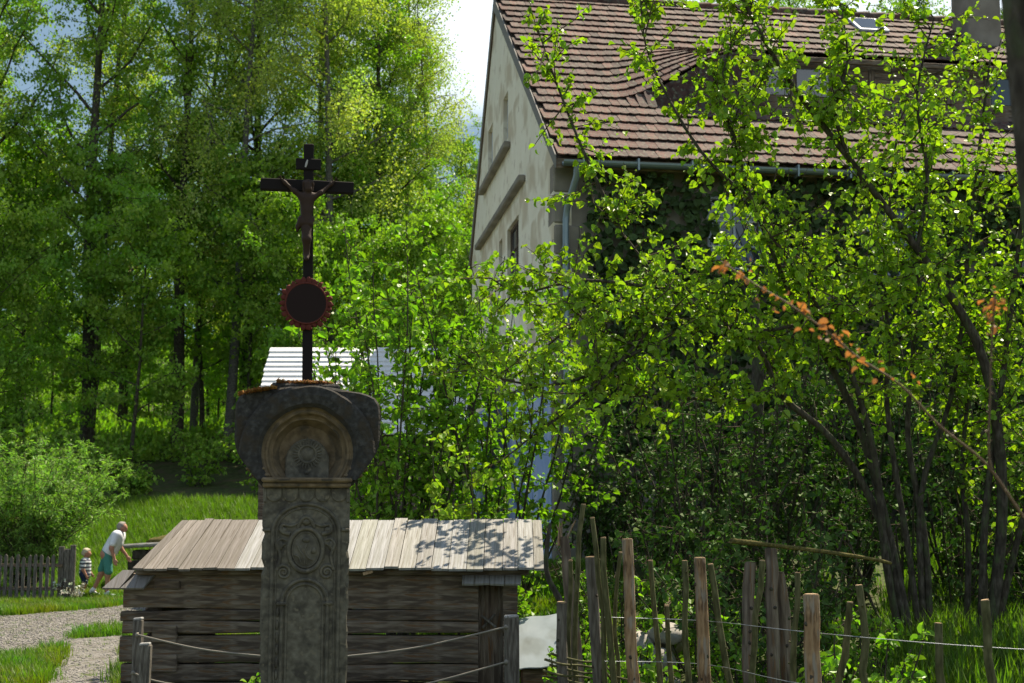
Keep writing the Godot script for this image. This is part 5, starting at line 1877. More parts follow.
# ---------------------------------------------------------------- crucifix
func make_crucifix() -> void:
	var o := thing("crucifix", "dark iron crucifix with a cast figure and a red rimmed disc on the shrine", "crucifix", Vector3(-1.335, 2.50, -8.86), deg_to_rad(8.6))
	var s := Shape.new()
	s.hexa(Transform3D(Basis(Vector3(0, 0, 1), 0.012), Vector3(-0.005, 0.80, 0)), Vector3(0.066, 1.64, 0.05), 0.005)
	put("post", s, mats.iron, o)
	s = Shape.new()
	s.hexa(Transform3D(Basis(Vector3(0, 0, 1), -0.012), Vector3(-0.02, 1.335, 0.002)), Vector3(0.61, 0.078, 0.052), 0.005)
	put("crossbeam", s, mats.iron, o)
	s = Shape.new()
	s.hexa(Transform3D(Basis.IDENTITY, Vector3(-0.015, 1.478, 0.026)), Vector3(0.165, 0.075, 0.022), 0.004)
	var nb := put("name_board", s, mats.iron, o)
	s = Shape.new()
	s.tube(PackedVector3Array([Vector3(-0.035, 1.455, 0.038), Vector3(-0.028, 1.48, 0.04), Vector3(-0.022, 1.505, 0.038)]), PackedFloat32Array([.006, .008, .005]), 6)
	put("scroll_mark", s, mats.pale_paint, nb)
	# figure: about 0.5 m tall, arms raised along the beam
	var z := 0.055
	var B := [
		[Vector3(-.015, 1.335, z + .015), Vector3(-.013, 1.30, z + .02), .026, .024],              # head, bowed
		[Vector3(-.015, 1.29, z), Vector3(-.02, 1.262, z), .014, .018],
		[Vector3(-.052, 1.255, z), Vector3(.018, 1.255, z), .022, .022],                            # shoulders
		[Vector3(-.036, 1.235, z), Vector3(-.032, 1.16, z), .034, .026], [Vector3(-.004, 1.235, z), Vector3(-.010, 1.16, z), .034, .026],
		[Vector3(-.022, 1.16, z), Vector3(-.022, 1.09, z), .034, .036],
		[Vector3(-.06, 1.255, z), Vector3(-.10, 1.285, z + .005), .019, .014], [Vector3(-.10, 1.285, z + .005), Vector3(-.165, 1.345, z - .01), .014, .009],
		[Vector3(.026, 1.255, z), Vector3(.07, 1.28, z + .005), .019, .014], [Vector3(.07, 1.28, z + .005), Vector3(.135, 1.345, z - .01), .014, .009],
		[Vector3(-.165, 1.345, z - .012), Vector3(-.185, 1.365, z - .012), .010, .007], [Vector3(.135, 1.345, z - .012), Vector3(.155, 1.365, z - .012), .010, .007],
		[Vector3(-.034, 1.08, z), Vector3(-.026, 0.965, z + .028), .027, .019], [Vector3(-.012, 1.08, z), Vector3(-.010, 0.965, z + .03), .027, .019],
		[Vector3(-.026, 0.965, z + .028), Vector3(-.022, 0.865, z), .019, .012], [Vector3(-.010, 0.965, z + .03), Vector3(-.012, 0.865, z + .006), .019, .012],
		[Vector3(-.022, 0.862, z), Vector3(-.02, 0.835, z + .022), .012, .009], [Vector3(-.010, 0.862, z + .006), Vector3(-.012, 0.832, z + .03), .012, .009],
	]
	var fig := put("figure", body(B, 0.0055, 0.007), mats.figure, o)
	var C := [[Vector3(-.05, 1.10, z), Vector3(.006, 1.10, z), .026, .026], [Vector3(-.04, 1.075, z + .008), Vector3(-.005, 1.07, z + .01), .03, .028], [Vector3(-.055, 1.10, z + .005), Vector3(-.075, 1.05, z), .018, .014], [Vector3(-.075, 1.05, z), Vector3(-.08, 1.02, z), .014, .008]]
	put("loin_cloth", body(C, 0.0055, 0.006), mats.figure, fig)
	var H := [[Vector3(-.036, 1.345, z + .01), Vector3(.006, 1.345, z + .01), .016, .016], [Vector3(-.04, 1.33, z), Vector3(-.042, 1.285, z + .005), .013, .009], [Vector3(.01, 1.33, z), Vector3(.012, 1.285, z + .005), .013, .009], [Vector3(-.015, 1.35, z - .005), Vector3(-.015, 1.33, z - .012), .022, .022]]
	put("hair", body(H, 0.0055, 0.006), mats.figure, fig)
	for sx in [-1, 1]:
		for k in 4:
			var hs := Shape.new()
			var hx := -.188 if sx < 0 else .158
			hs.tube(PackedVector3Array([Vector3(hx, 1.366, z - .012), Vector3(hx + sx * (.006 + .003 * k), 1.386 - .004 * k, z - .008), Vector3(hx + sx * (.008 + .005 * k), 1.392 - .007 * k, z + .002)]), PackedFloat32Array([.0036, .0032, .0026]), 5)
			put("finger", hs, mats.figure, fig)
		var th := Shape.new()
		var tx := -.180 if sx < 0 else .150
		th.tube(PackedVector3Array([Vector3(tx, 1.36, z - .006), Vector3(tx - sx * .008, 1.375, z), Vector3(tx - sx * .008, 1.385, z + .004)]), PackedFloat32Array([.004, .0035, .003]), 5)
		put("thumb", th, mats.figure, fig)
	# disc with a petalled rim
	s = Shape.new()
	var dy := 0.545
	s.tube(PackedVector3Array([Vector3(-.012, dy, 0.03), Vector3(-.012, dy, 0.055)]), PackedFloat32Array([.138, .132]), 30)
	var disc := put("disc", s, mats.disc_paint, o)
	for k in 26:
		var a := TAU * k / 26.0
		var q := Shape.new()
		var pr := .148 + rng.randf_range(-.005, .006)
		q.blob(Vector3(-.012 + cos(a) * pr, dy + sin(a) * pr, 0.04), Vector3(.027, .019, .010) * rng.randf_range(.85, 1.12), k, 0.35, 5, 7, Basis(Vector3(0, 0, 1), a))
		put("petal", q, mats.rust_red, disc)
	s = Shape.new()
	s.tube(arc_line(-.012, dy, .134, .134, 0, TAU, 32, 0.052), taper(33, .006, .006), 5, false)
	put("rim", s, mats.rust_red, disc)


# ---------------------------------------------------------------- fences
func make_rope_fence() -> void:
	var i := 0
	for q in [[Vector3(-2.823, 0, -10.55), .90, .068, "squared grey wooden rope post, taller of the pair at the shed corner"], [Vector3(-2.70, 0, -10.3), .735, .078, "shorter squared wooden rope post in front of its taller neighbour"], [Vector3(0.0, 0, -10.5), .922, .105, "broad squared wooden rope post beside the shed opening"]]:
		var o := thing("rope_post", q[3], "post", q[0], 0.12 * (i - 1), "posts of the rope barrier")
		var s := Shape.new()
		s.hexa(Transform3D(Basis(Vector3(0, 0, 1), [0.01, -0.01, 0.008][i]), Vector3(0, q[1] / 2, 0)), Vector3(q[2], q[1], q[2] * 0.9), 0.008)
		put("shaft", s, mats.grey_post, o)
		s = Shape.new()
		s.hexa(Transform3D(Basis(Vector3(0, 0, 1), [0.12, 0.06, 0.05][i]), Vector3(-0.004, q[1] + 0.004, 0)), Vector3(q[2] * 0.96, 0.02, q[2] * 0.86), 0.006)
		put("cut_top", s, mats.board, o)
		i += 1
	var lines := [
		[Vector3(-2.82, 0.79, -10.5), Vector3(-2.33, 0.689, -10.45), Vector3(-1.868, 0.638, -10.45), Vector3(-1.546, 0.616, -10.45), Vector3(-1.218, 0.638, -10.45), Vector3(-0.688, 0.704, -10.45), Vector3(-0.045, 0.851, -10.45)],
		[Vector3(-2.84, 0.51, -10.5), Vector3(-2.586, 0.441, -10.45), Vector3(-1.9, 0.36, -10.45), Vector3(-1.541, 0.339, -10.45), Vector3(-1.1, 0.36, -10.45), Vector3(-0.611, 0.441, -10.45), Vector3(-0.045, 0.594, -10.45)],
	]
	i = 0
	for l in lines:
		var s := Shape.new()
		var p := smooth_line(l, 6)
		s.tube(p, taper(p.size(), .0075, .0075), 6)
		for k in p.size() - 1:
			pass
		for sx in [0, p.size() - 1]:
			var c := p[sx]
			s.blob(c, Vector3(.016, .018, .018), sx, 0.3, 5, 7)
		var o := put("rope", s, mats.rope)
		tag(o, ["upper sagging pale rope strung between the squared posts", "lower sagging pale rope strung between the squared posts"][i], "rope", "ropes round the shrine")
		i += 1


func pole_thing(called: String, label: String, group: String, a: Vector3, b: Vector3, rad: float, mat: Material, seed_: int, cut: Material, wob := 0.012, category := "stake") -> Node3D:
	var r := RandomNumberGenerator.new()
	r.seed = seed_
	var o := thing(called, label, category, a, 0.0, group)
	var d := b - a
	var pts := PackedVector3Array()
	var rad_s := PackedFloat32Array()
	var sv := Vector3(r.randfn(), 0, r.randfn()) * wob
	for k in 9:
		var t := k / 8.0
		pts.append(d * t + sv * sin(PI * t) + Vector3(r.randfn(), 0, r.randfn()) * wob * 0.25)
		rad_s.append(rad * lerpf(1.12, 0.94, t) * r.randf_range(0.95, 1.06))
	pts[0] = Vector3(0, -0.05, 0)
	var s := Shape.new()
	s.tube(pts, rad_s, 10, true, 1.0, 0.05, seed_)
	put("shaft", s, mat, o)
	var e := Shape.new()
	var top := pts[8]
	e.tube(PackedVector3Array([top - d.normalized() * 0.004, top + d.normalized() * 0.006]), PackedFloat32Array([rad * 0.93, rad * 0.84]), 10)
	put("cut_end", e, cut, o)
	if rad < 0.03:
		for k in 5:
			var t := r.randf_range(0.15, 0.95)
			var p := along(pts, t)
			var q := Shape.new()
			var dir := Vector3(r.randfn(), 0.6, r.randfn()).normalized()
			q.tube(PackedVector3Array([p, p + dir * rad * r.randf_range(1.4, 2.0)]), PackedFloat32Array([rad * 0.45, rad * 0.28]), 5)
			put("snag", q, mat, o)
	else:
		for k in 3:
			var p := along(pts, r.randf_range(0.35, 0.9))
			var q := Shape.new()
			var dir := Vector3(r.randfn(), 0.2, absf(r.randfn())).normalized()
			q.blob(p + dir * rad * 0.86, Vector3.ONE * rad * 0.34, k, 0.3, 4, 7)
			put("knot", q, mats.bark, o)
	return o


func make_stake_fence() -> void:
	var thick := [
		[Vector3(0.84, 0, -9.0), Vector3(0.75, 1.52, -9.0), 0.038, "tallest peeled orange brown fence post", "peeled"],
		[Vector3(1.25, 0, -9.0), Vector3(1.22, 1.40, -9.0), 0.040, "peeled pale post standing between two green sticks", "peeled"],
		[Vector3(0.60, 0, -9.2), Vector3(0.52, 1.40, -9.2), 0.036, "greyed round post beside the woven twigs", "grey_post"],
		[Vector3(0.33, 0, -9.3), Vector3(0.33, 1.10, -9.3), 0.036, "short dark grey post at the end of the woven twigs", "grey_post"],
		[Vector3(1.73, 0, -8.0), Vector3(1.72, 1.22, -8.0), 0.046, "stout peeled post with a fresh orange cut top", "peeled"],
	]
	var k := 0
	for q in thick:
		pole_thing("fence_post", q[3], "round posts of the stake fence", q[0], q[1], q[2], mats[q[4]], 200 + k, mats.cut_end, 0.01, "post")
		k += 1
	var sticks := [
		[Vector3(0.48, 0, -9.4), Vector3(0.49, 1.75, -9.4), 0.017], [Vector3(0.68, 0, -9.1), Vector3(0.53, 1.66, -9.1), 0.017], [Vector3(0.72, 0, -9.0), Vector3(0.60, 1.53, -9.0), 0.020],
		[Vector3(0.98, 0, -9.1), Vector3(0.90, 1.38, -9.1), 0.018], [Vector3(1.01, 0, -9.1), Vector3(1.00, 1.09, -9.1), 0.017], [Vector3(1.16, 0, -9.0), Vector3(1.12, 1.38, -9.0), 0.020],
		[Vector3(1.51, 0, -8.95), Vector3(1.28, 1.36, -8.95), 0.020], [Vector3(1.44, 0, -8.8), Vector3(1.58, 1.39, -8.8), 0.019], [Vector3(1.61, 0, -8.3), Vector3(1.72, 1.33, -8.3), 0.018],
		[Vector3(1.90, 0, -8.1), Vector3(1.97, 1.17, -8.1), 0.021], [Vector3(2.11, 0, -8.0), Vector3(2.00, 1.27, -8.0), 0.023], [Vector3(2.31, 0, -7.8), Vector3(2.38, 1.07, -7.8), 0.024],
		[Vector3(2.78, 0, -7.6), Vector3(2.58, 1.21, -7.6), 0.025], [Vector3(0.41, 0, -9.5), Vector3(0.40, 1.37, -9.5), 0.016], [Vector3(0.80, 0, -9.3), Vector3(0.72, 1.43, -9.3), 0.014],
	]
	k = 0
	for q in sticks:
		pole_thing("fence_stick", "thin green barked stick of the stake fence", "thin sticks of the stake fence", q[0], q[1], q[2], mats.green_stick, 230 + k, mats.cut_end, 0.03)
		k += 1
	# old dark posts behind
	k = 0
	for q in [[Vector3(2.06, 0, -11), Vector3(2.06, 1.42, -11), 0.05], [Vector3(2.15, 0, -11.05), Vector3(2.13, 1.23, -11.05), 0.048], [Vector3(1.89, 0, -11), Vector3(1.89, 1.31, -11), 0.048]]:
		pole_thing("old_post", "weathered dark post in the old row behind the sticks", "old dark posts", q[0], q[1], q[2], mats.log_up, 260 + k, mats.bark, 0.02, "post")
		k += 1
	# shredded dead stems by the shed
	var r := RandomNumberGenerator.new()
	r.seed = 71
	var dead := thing("dead_stump", "splintered dead stem standing beside the shed roof", "stump", Vector3(0.45, 0, -10.6))
	var s := Shape.new()
	s.tube(smooth_line([Vector3(0.06, 0, 0), Vector3(0.03, 0.7, 0), Vector3(-0.02, 1.2, 0), Vector3(-0.05, 1.52, 0)]), taper(13, 0.055, 0.034), 9, true, 1.0, 0.1, 3)
	put("stem", s, mats.log_up, dead)
	for j in 7:
		s = Shape.new()
		s.tube(PackedVector3Array([Vector3(-0.05 + r.randfn() * .015, 1.45, r.randfn() * .015), Vector3(-0.05 + r.randfn() * .03, 1.6 + r.randf() * .05, r.randfn() * .02)]), PackedFloat32Array([.013, .003]), 4)
		put("splinter", s, mats.peeled, dead)
	var bent := thing("bent_branch", "dark curved bare branch rising between shed and stakes", "branch", Vector3(0.52, 0, -10.9))
	s = Shape.new()
	s.tube(smooth_line([Vector3(0, 0, 0), Vector3(-0.06, 0.5, 0), Vector3(-0.12, 0.95, 0), Vector3(-0.25, 1.25, 0), Vector3(-0.22, 1.62, 0)]), taper(17, 0.04, 0.015), 8, true, 1.0, 0.08, 4)
	put("stem", s, mats.bark, bent)
	# wattle: bent twigs woven low between the posts
	for j in 11:
		var y := 0.47 + j * 0.036 if j < 8 else 0.42 + j * 0.01
		var x1 := r.randf_range(0.62, 0.95)
		var o := thing("woven_twig", "bent twig of the low wattle woven between the posts", "twig", Vector3(0.0, y, -9.25), 0.0, "woven twigs of the wattle")
		s = Shape.new()
		var sg := 1.0 if j % 2 == 0 else -1.0
		var p := smooth_line([Vector3(r.randf_range(0.18, 0.3), 0.05, 0.03), Vector3(0.33, 0.02, 0.06 * sg), Vector3(0.47, 0.0, -0.05 * sg), Vector3(0.6, -0.02, 0.07 * sg), Vector3(x1, -0.08 + r.randfn() * 0.02, -0.03 * sg)], 4)
		s.tube(p, taper(p.size(), 0.013 if j > 7 else 0.009, 0.006), 6)
		put("twig", s, mats.green_stick, o)
	# wires
	k = 0
	for l in [
		[Vector3(0.6, 0.74, -9.05), Vector3(1.25, 0.725, -9.0), Vector3(1.73, 0.70, -8.1), Vector3(2.6, 0.68, -7.6), Vector3(4.0, 0.64, -7.0)],
		[Vector3(0.6, 1.02, -9.05), Vector3(1.25, 1.0, -9.0), Vector3(1.73, 1.0, -8.1), Vector3(2.6, 0.96, -7.6), Vector3(4.0, 0.93, -7.0)],
		[Vector3(0.6, 0.52, -9.05), Vector3(1.25, 0.46, -9.0), Vector3(1.73, 0.50, -8.1), Vector3(2.6, 0.47, -7.6), Vector3(4.0, 0.45, -7.0)],
	]:
		s = Shape.new()
		var p := smooth_line(l, 5)
		s.tube(p, taper(p.size(), 0.0022, 0.0022), 5)
		var o := put("fence_wire", s, mats.wire)
		tag(o, ["middle wire of the stake fence", "uppermost wire of the stake fence", "lowest wire of the stake fence"][k], "wire", "wires of the stake fence")
		k += 1
	# mossy rail
	var rail := thing("mossy_rail", "long yellow mossed pole lying across the old posts", "rail", Vector3(1.66, 1.49, -10.5))
	s = Shape.new()
	s.tube(smooth_line([Vector3(0, 0, 0), Vector3(0.5, -0.055, -0.25), Vector3(1.0, -0.12, -0.5), Vector3(1.25, -0.16, -0.62), Vector3(1.4, -0.19, -0.7)]), taper(17, 0.02, 0.013), 8, true, 1.0, 0.12, 6)
	put("pole", s, mats.mossy, rail)


func make_left_yard() -> void:
	# picket fence before the bush
	var f := thing("picket_fence", "weathered picket fence before the willow bush", "fence", Vector3(-10.85, 0, -28.4), deg_to_rad(-4))
	for k in 13:
		var s := Shape.new()
		var h := 0.92 + rng.randf_range(-.03, .03)
		var x := k * 0.125
		s.prism(PackedVector2Array([Vector2(x - .035, 0.06), Vector2(x + .035, 0.06), Vector2(x + .035, h - .04), Vector2(x, h), Vector2(x - .035, h - .04)]), -.01, .012, Transform3D(Basis(Vector3(0, 0, 1), rng.randf_range(-.01, .01)), Vector3.ZERO))
		put("picket", s, mats.grey_post, f)
	for y in [0.25, 0.72]:
		var s := Shape.new()
		s.hexa(Transform3D(Basis.IDENTITY, Vector3(0.8, y, -0.035)), Vector3(1.75, 0.07, 0.045), 0.006)
		put("rail", s, mats.log, f)
	for q in [[1.62, 1.1], [1.74, 1.05], [1.86, 1.13]]:
		var s := Shape.new()
		s.hexa(Transform3D(Basis.IDENTITY, Vector3(q[0], q[1] / 2, -0.1)), Vector3(.11, q[1], .06), .01)
		put("gate_board", s, mats.grey_post, f)
	# stone trough wall with a mossy slab
	var w := thing("stone_well", "low dark stone wall topped with weathered slabs beside the bank", "wall", Vector3(-7.95, 0, -32.2))
	var r := RandomNumberGenerator.new()
	r.seed = 55
	for k in 4:
		var x := -0.9 + 0.1 * (k % 2)
		while x < 0.95:
			var wd := r.randf_range(0.25, 0.5)
			var s := Shape.new()
			s.tint = Color.WHITE * r.randf_range(0.22, 0.4)
			s.hexa(Transform3D(Basis.IDENTITY, Vector3(x + wd / 2, 0.12 + k * 0.24, r.randf_range(-.02, .02))), Vector3(wd - .02, 0.22, 0.7), 0.03)
			put("stone", s, mats.rubble, w)
			x += wd
	for q in [[-0.55, 0.95], [0.4, 0.85]]:
		var s := Shape.new()
		s.hexa(Transform3D(Basis(Vector3(0, 0, 1), r.randf_range(-.05, .08)), Vector3(q[0], 1.06, 0.02)), Vector3(q[1], 0.1, 0.85), 0.03)
		put("slab", s, mats.board_side, w)
	var b := Shape.new()
	b.blob(Vector3(0.1, 1.13, -0.1), Vector3(0.7, 0.16, 0.35), 4, 0.2, 6, 12)
	put("moss_heap", b, mats.mossy, w)


# ---------------------------------------------------------------- people
func make_people() -> void:
	# man walking to the right, bent forward
	var m := thing("person", "person in white shirt and green shorts bending forward beside a child", "person", Vector3(-8.62, 0, -29.5))
	var skin := body([
		[Vector3(0.265, 1.435, 0), Vector3(0.234, 1.34, 0), .055, .06],
		[Vector3(0.234, 1.33, -.17), Vector3(0.234, 1.33, .17), .07, .07],
		[Vector3(0.187, 1.24, 0), Vector3(0.039, 0.98, 0), .14, .13], [Vector3(0, .92, -.09), Vector3(0, .92, .09), .12, .12],
		[Vector3(0.211, 1.31, .20), Vector3(0.156, 1.05, .24), .052, .042], [Vector3(0.156, 1.05, .24), Vector3(0.22, .83, .22), .042, .03],
		[Vector3(0.211, 1.31, -.20), Vector3(0.203, 1.06, -.24), .052, .042], [Vector3(0.203, 1.06, -.24), Vector3(0.36, .88, -.22), .042, .03],
		[Vector3(0.02, .88, .10), Vector3(0.06, .49, .10), .085, .058], [Vector3(0.06, .49, .10), Vector3(0.05, .09, .10), .056, .036],
		[Vector3(-0.02, .88, -.10), Vector3(-0.14, .50, -.10), .085, .058], [Vector3(-0.14, .50, -.10), Vector3(-0.3, .14, -.10), .056, .036],
		[Vector3(0.05, .07, .10), Vector3(0.2, .04, .10), .036, .03], [Vector3(-0.3, .12, -.10), Vector3(-0.17, .05, -.10), .036, .03],
	], 0.016, 0.02)
	# head and hands on finer grids, joined to the same surface
	var hd := body([
		[Vector3(0.304, 1.505, 0), Vector3(0.32, 1.49, 0), .088, .084], [Vector3(0.351, 1.44, 0), Vector3(0.359, 1.425, 0), .05, .045], [Vector3(0.281, 1.44, 0), Vector3(0.257, 1.38, 0), .055, .058],
		[Vector3(0.378, 1.475, 0), Vector3(0.39, 1.462, 0), .016, .018], [Vector3(0.312, 1.475, .085), Vector3(0.308, 1.455, .088), .014, .012], [Vector3(0.312, 1.475, -.085), Vector3(0.308, 1.455, -.088), .014, .012],
		[Vector3(0.373, 1.43, -.015), Vector3(0.373, 1.43, .015), .012, .012],
	], 0.008, 0.012)
	join(skin, hd)
	for hq in [[Vector3(0.22, .83, .22), Vector3(.2, -1, 0)], [Vector3(0.36, .88, -.22), Vector3(.45, -.9, 0)]]:
		join(skin, hand(hq[0], (hq[1] as Vector3).normalized(), 1.0))
	put("body", skin, mats.skin, m)
	put("shirt", body([
		[Vector3(0.242, 1.335, -.13), Vector3(0.242, 1.335, .13), .085, .085], [Vector3(0.211, 1.27, -.08), Vector3(0.078, 1.02, -.08), .135, .125], [Vector3(0.211, 1.27, .08), Vector3(0.078, 1.02, .08), .135, .125], [Vector3(0.156, 1.16, 0), Vector3(0.062, .98, 0), .165, .15],
		[Vector3(0.218, 1.325, .19), Vector3(0.183, 1.14, .235), .075, .068], [Vector3(0.218, 1.325, -.19), Vector3(0.211, 1.14, -.235), .075, .068], [Vector3(0.07, 1.0, -.08), Vector3(0.031, .94, -.08), .125, .12], [Vector3(0.07, 1.0, .08), Vector3(0.031, .94, .08), .125, .12],
	], 0.016, 0.022), mats.white_cloth, m)
	put("shorts", body([
		[Vector3(.015, .93, -.08), Vector3(.015, .93, .08), .13, .13], [Vector3(.03, .88, .10), Vector3(.075, .56, .115), .105, .088], [Vector3(-.02, .88, -.10), Vector3(-.13, .58, -.115), .105, .088],
	], 0.014, 0.012), mats.green_cloth, m)
	put("hair", body([[Vector3(0.281, 1.52, -.03), Vector3(0.281, 1.52, .03), .078, .078], [Vector3(0.257, 1.49, -.04), Vector3(0.257, 1.49, .04), .06, .06], [Vector3(0.304, 1.545, 0), Vector3(0.328, 1.555, 0), .06, .045]], 0.01, 0.012), mats.grey_hair, m)
	for q in [[Vector3(0.05, .06, .10), Vector3(0.21, .045, .10)], [Vector3(-0.3, .13, -.10), Vector3(-0.16, .045, -.10)]]:
		var a: Vector3 = q[0]
		var b: Vector3 = q[1]
		put("shoe", body([[a + Vector3(-.03, -.01, 0), b, .05, .042], [a + Vector3(0, .03, 0), a + Vector3(0.02, .06, 0), .05, .045]], 0.01, 0.012), mats.white_cloth, m)
	for sz in [-1, 1]:
		var e := Shape.new()
		e.blob(Vector3(0.368, 1.497, sz * .03), Vector3(0.008, .009, .012), 1, 0.0, 4, 6)
		put("eye", e, mats.eye, m)
	# child standing behind him
	var c := thing("person", "child in a striped shirt and dark shorts standing by the fence", "person", Vector3(-9.32, 0, -30.3))
	var cs := body([
		[Vector3(.0, .84, 0), Vector3(0, .77, 0), .04, .045], [Vector3(0, .735, -.10), Vector3(0, .735, .10), .05, .05], [Vector3(0, .70, 0), Vector3(0, .48, 0), .10, .10], [Vector3(0, .46, -.05), Vector3(0, .46, .05), .085, .085],
		[Vector3(0, .73, .13), Vector3(.0, .57, .155), .036, .03], [Vector3(0, .57, .155), Vector3(.07, .45, .15), .03, .022], [Vector3(0, .73, -.13), Vector3(.02, .57, -.155), .036, .03], [Vector3(.02, .57, -.155), Vector3(.10, .47, -.14), .03, .022],
		[Vector3(0, .44, .06), Vector3(.02, .25, .065), .06, .042], [Vector3(.02, .25, .065), Vector3(0, .05, .065), .04, .028], [Vector3(0, .44, -.06), Vector3(-.03, .25, -.065), .06, .042], [Vector3(-.03, .25, -.065), Vector3(-.08, .06, -.065), .04, .028],
		[Vector3(0, .045, .065), Vector3(.09, .03, .065), .028, .024], [Vector3(-.08, .05, -.065), Vector3(.01, .03, -.065), .028, .024],
	], 0.014, 0.016)
	join(cs, body([[Vector3(.02, .93, 0), Vector3(.03, .915, 0), .082, .078], [Vector3(.06, .875, 0), Vector3(.065, .87, 0), .046, .044], [Vector3(.0, .86, 0), Vector3(0, .81, 0), .042, .044], [Vector3(.108, .905, 0), Vector3(.115, .9, 0), .011, .012], [Vector3(.02, .91, .08), Vector3(.02, .895, .08), .012, .01], [Vector3(.02, .91, -.08), Vector3(.02, .895, -.08), .012, .01]], 0.008, 0.01))
	join(cs, hand(Vector3(.07, .45, .15), Vector3(.4, -.9, 0).normalized(), 0.62))
	join(cs, hand(Vector3(.10, .47, -.14), Vector3(.5, -.85, 0).normalized(), 0.62))
	put("body", cs, mats.skin, c)
	var shirt := body([[Vector3(0, .74, -.09), Vector3(0, .74, .09), .062, .062], [Vector3(0, .71, 0), Vector3(0, .47, 0), .122, .128], [Vector3(0, .735, .125), Vector3(.0, .62, .15), .052, .048], [Vector3(0, .735, -.125), Vector3(.01, .62, -.15), .052, .048]], 0.012, 0.014)
	for k in range(0, shirt.v.size(), 3):
		var y := (shirt.v[k].y + shirt.v[k + 1].y + shirt.v[k + 2].y) / 3.0
		var dk := fposmod(y, 0.075) < 0.036
		for j in 3:
			shirt.c[k + j] = Color(.10, .10, .13) if dk else Color.WHITE
	put("shirt", shirt, mats.white_cloth, c)
	put("shorts", body([[Vector3(0, .46, -.05), Vector3(0, .46, .05), .105, .105], [Vector3(0, .44, .06), Vector3(.02, .30, .065), .08, .068], [Vector3(0, .44, -.06), Vector3(-.025, .30, -.065), .08, .068]], 0.012, 0.014), mats.navy_cloth, c)
	put("hair", body([[Vector3(-.0, .955, -.02), Vector3(-.0, .955, .02), .076, .076], [Vector3(-.03, .92, -.03), Vector3(-.03, .92, .03), .058, .058], [Vector3(.04, .975, 0), Vector3(.06, .98, 0), .05, .04]], 0.01, 0.01), mats.fair_hair, c)
	for q in [[Vector3(0, .045, .065), Vector3(.10, .03, .065)], [Vector3(-.08, .05, -.065), Vector3(.02, .03, -.065)]]:
		put("shoe", body([[q[0] + Vector3(-.02, -.005, 0), q[1], .036, .03], [q[0] + Vector3(0, .02, 0), q[0] + Vector3(.01, .04, 0), .035, .032]], 0.009, 0.01), mats.sole, c)
	for sz in [-1, 1]:
		var e := Shape.new()
		e.blob(Vector3(.096, .925, sz * .028), Vector3(.007, .008, .010), 1, 0.0, 4, 6)
		put("eye", e, mats.eye, c)


func join(a: Shape, b: Shape) -> void:
	a.v.append_array(b.v)
	a.n.append_array(b.n)
	a.c.append_array(b.c)


func hand(wrist: Vector3, dir: Vector3, k: float) -> Shape:
	var bones := [[wrist, wrist + dir * .045 * k, .026 * k, .03 * k], [wrist + dir * .04 * k + Vector3(.02, 0, 0) * k, wrist + dir * .085 * k + Vector3(.024, 0, 0) * k, .019 * k, .018 * k], [wrist + dir * .04 * k - Vector3(.02, 0, 0) * k, wrist + dir * .08 * k - Vector3(.024, 0, 0) * k, .019 * k, .017 * k]]
	for f in 4:
		var p := wrist + dir * .085 * k + Vector3((1.5 - f) * .019 * k, 0, 0)
		var l: float = [.034, .04, .037, .028][f] * k
		var q := p + (dir + Vector3(.08, 0, 0)).normalized() * l
		bones.append([p, q, .0095 * k, .0085 * k])
		bones.append([q, q + (dir + Vector3(.1, 0, -.45 * signf(wrist.z))).normalized() * l * 0.9, .0085 * k, .0075 * k])
	var t := wrist + dir * .03 * k + Vector3(.026, 0, 0) * k
	bones.append([t, t + (dir + Vector3(.9, 0, -.2)).normalized() * .035 * k, .0115 * k, .01 * k])
	bones.append([t + (dir + Vector3(.9, 0, -.2)).normalized() * .035 * k, t + (dir + Vector3(.9, 0, -.2)).normalized() * .035 * k + (dir + Vector3(.25, 0, -.2)).normalized() * .03 * k, .01 * k, .008 * k])
	return body(bones, 0.0055 * k, 0.004 * k)


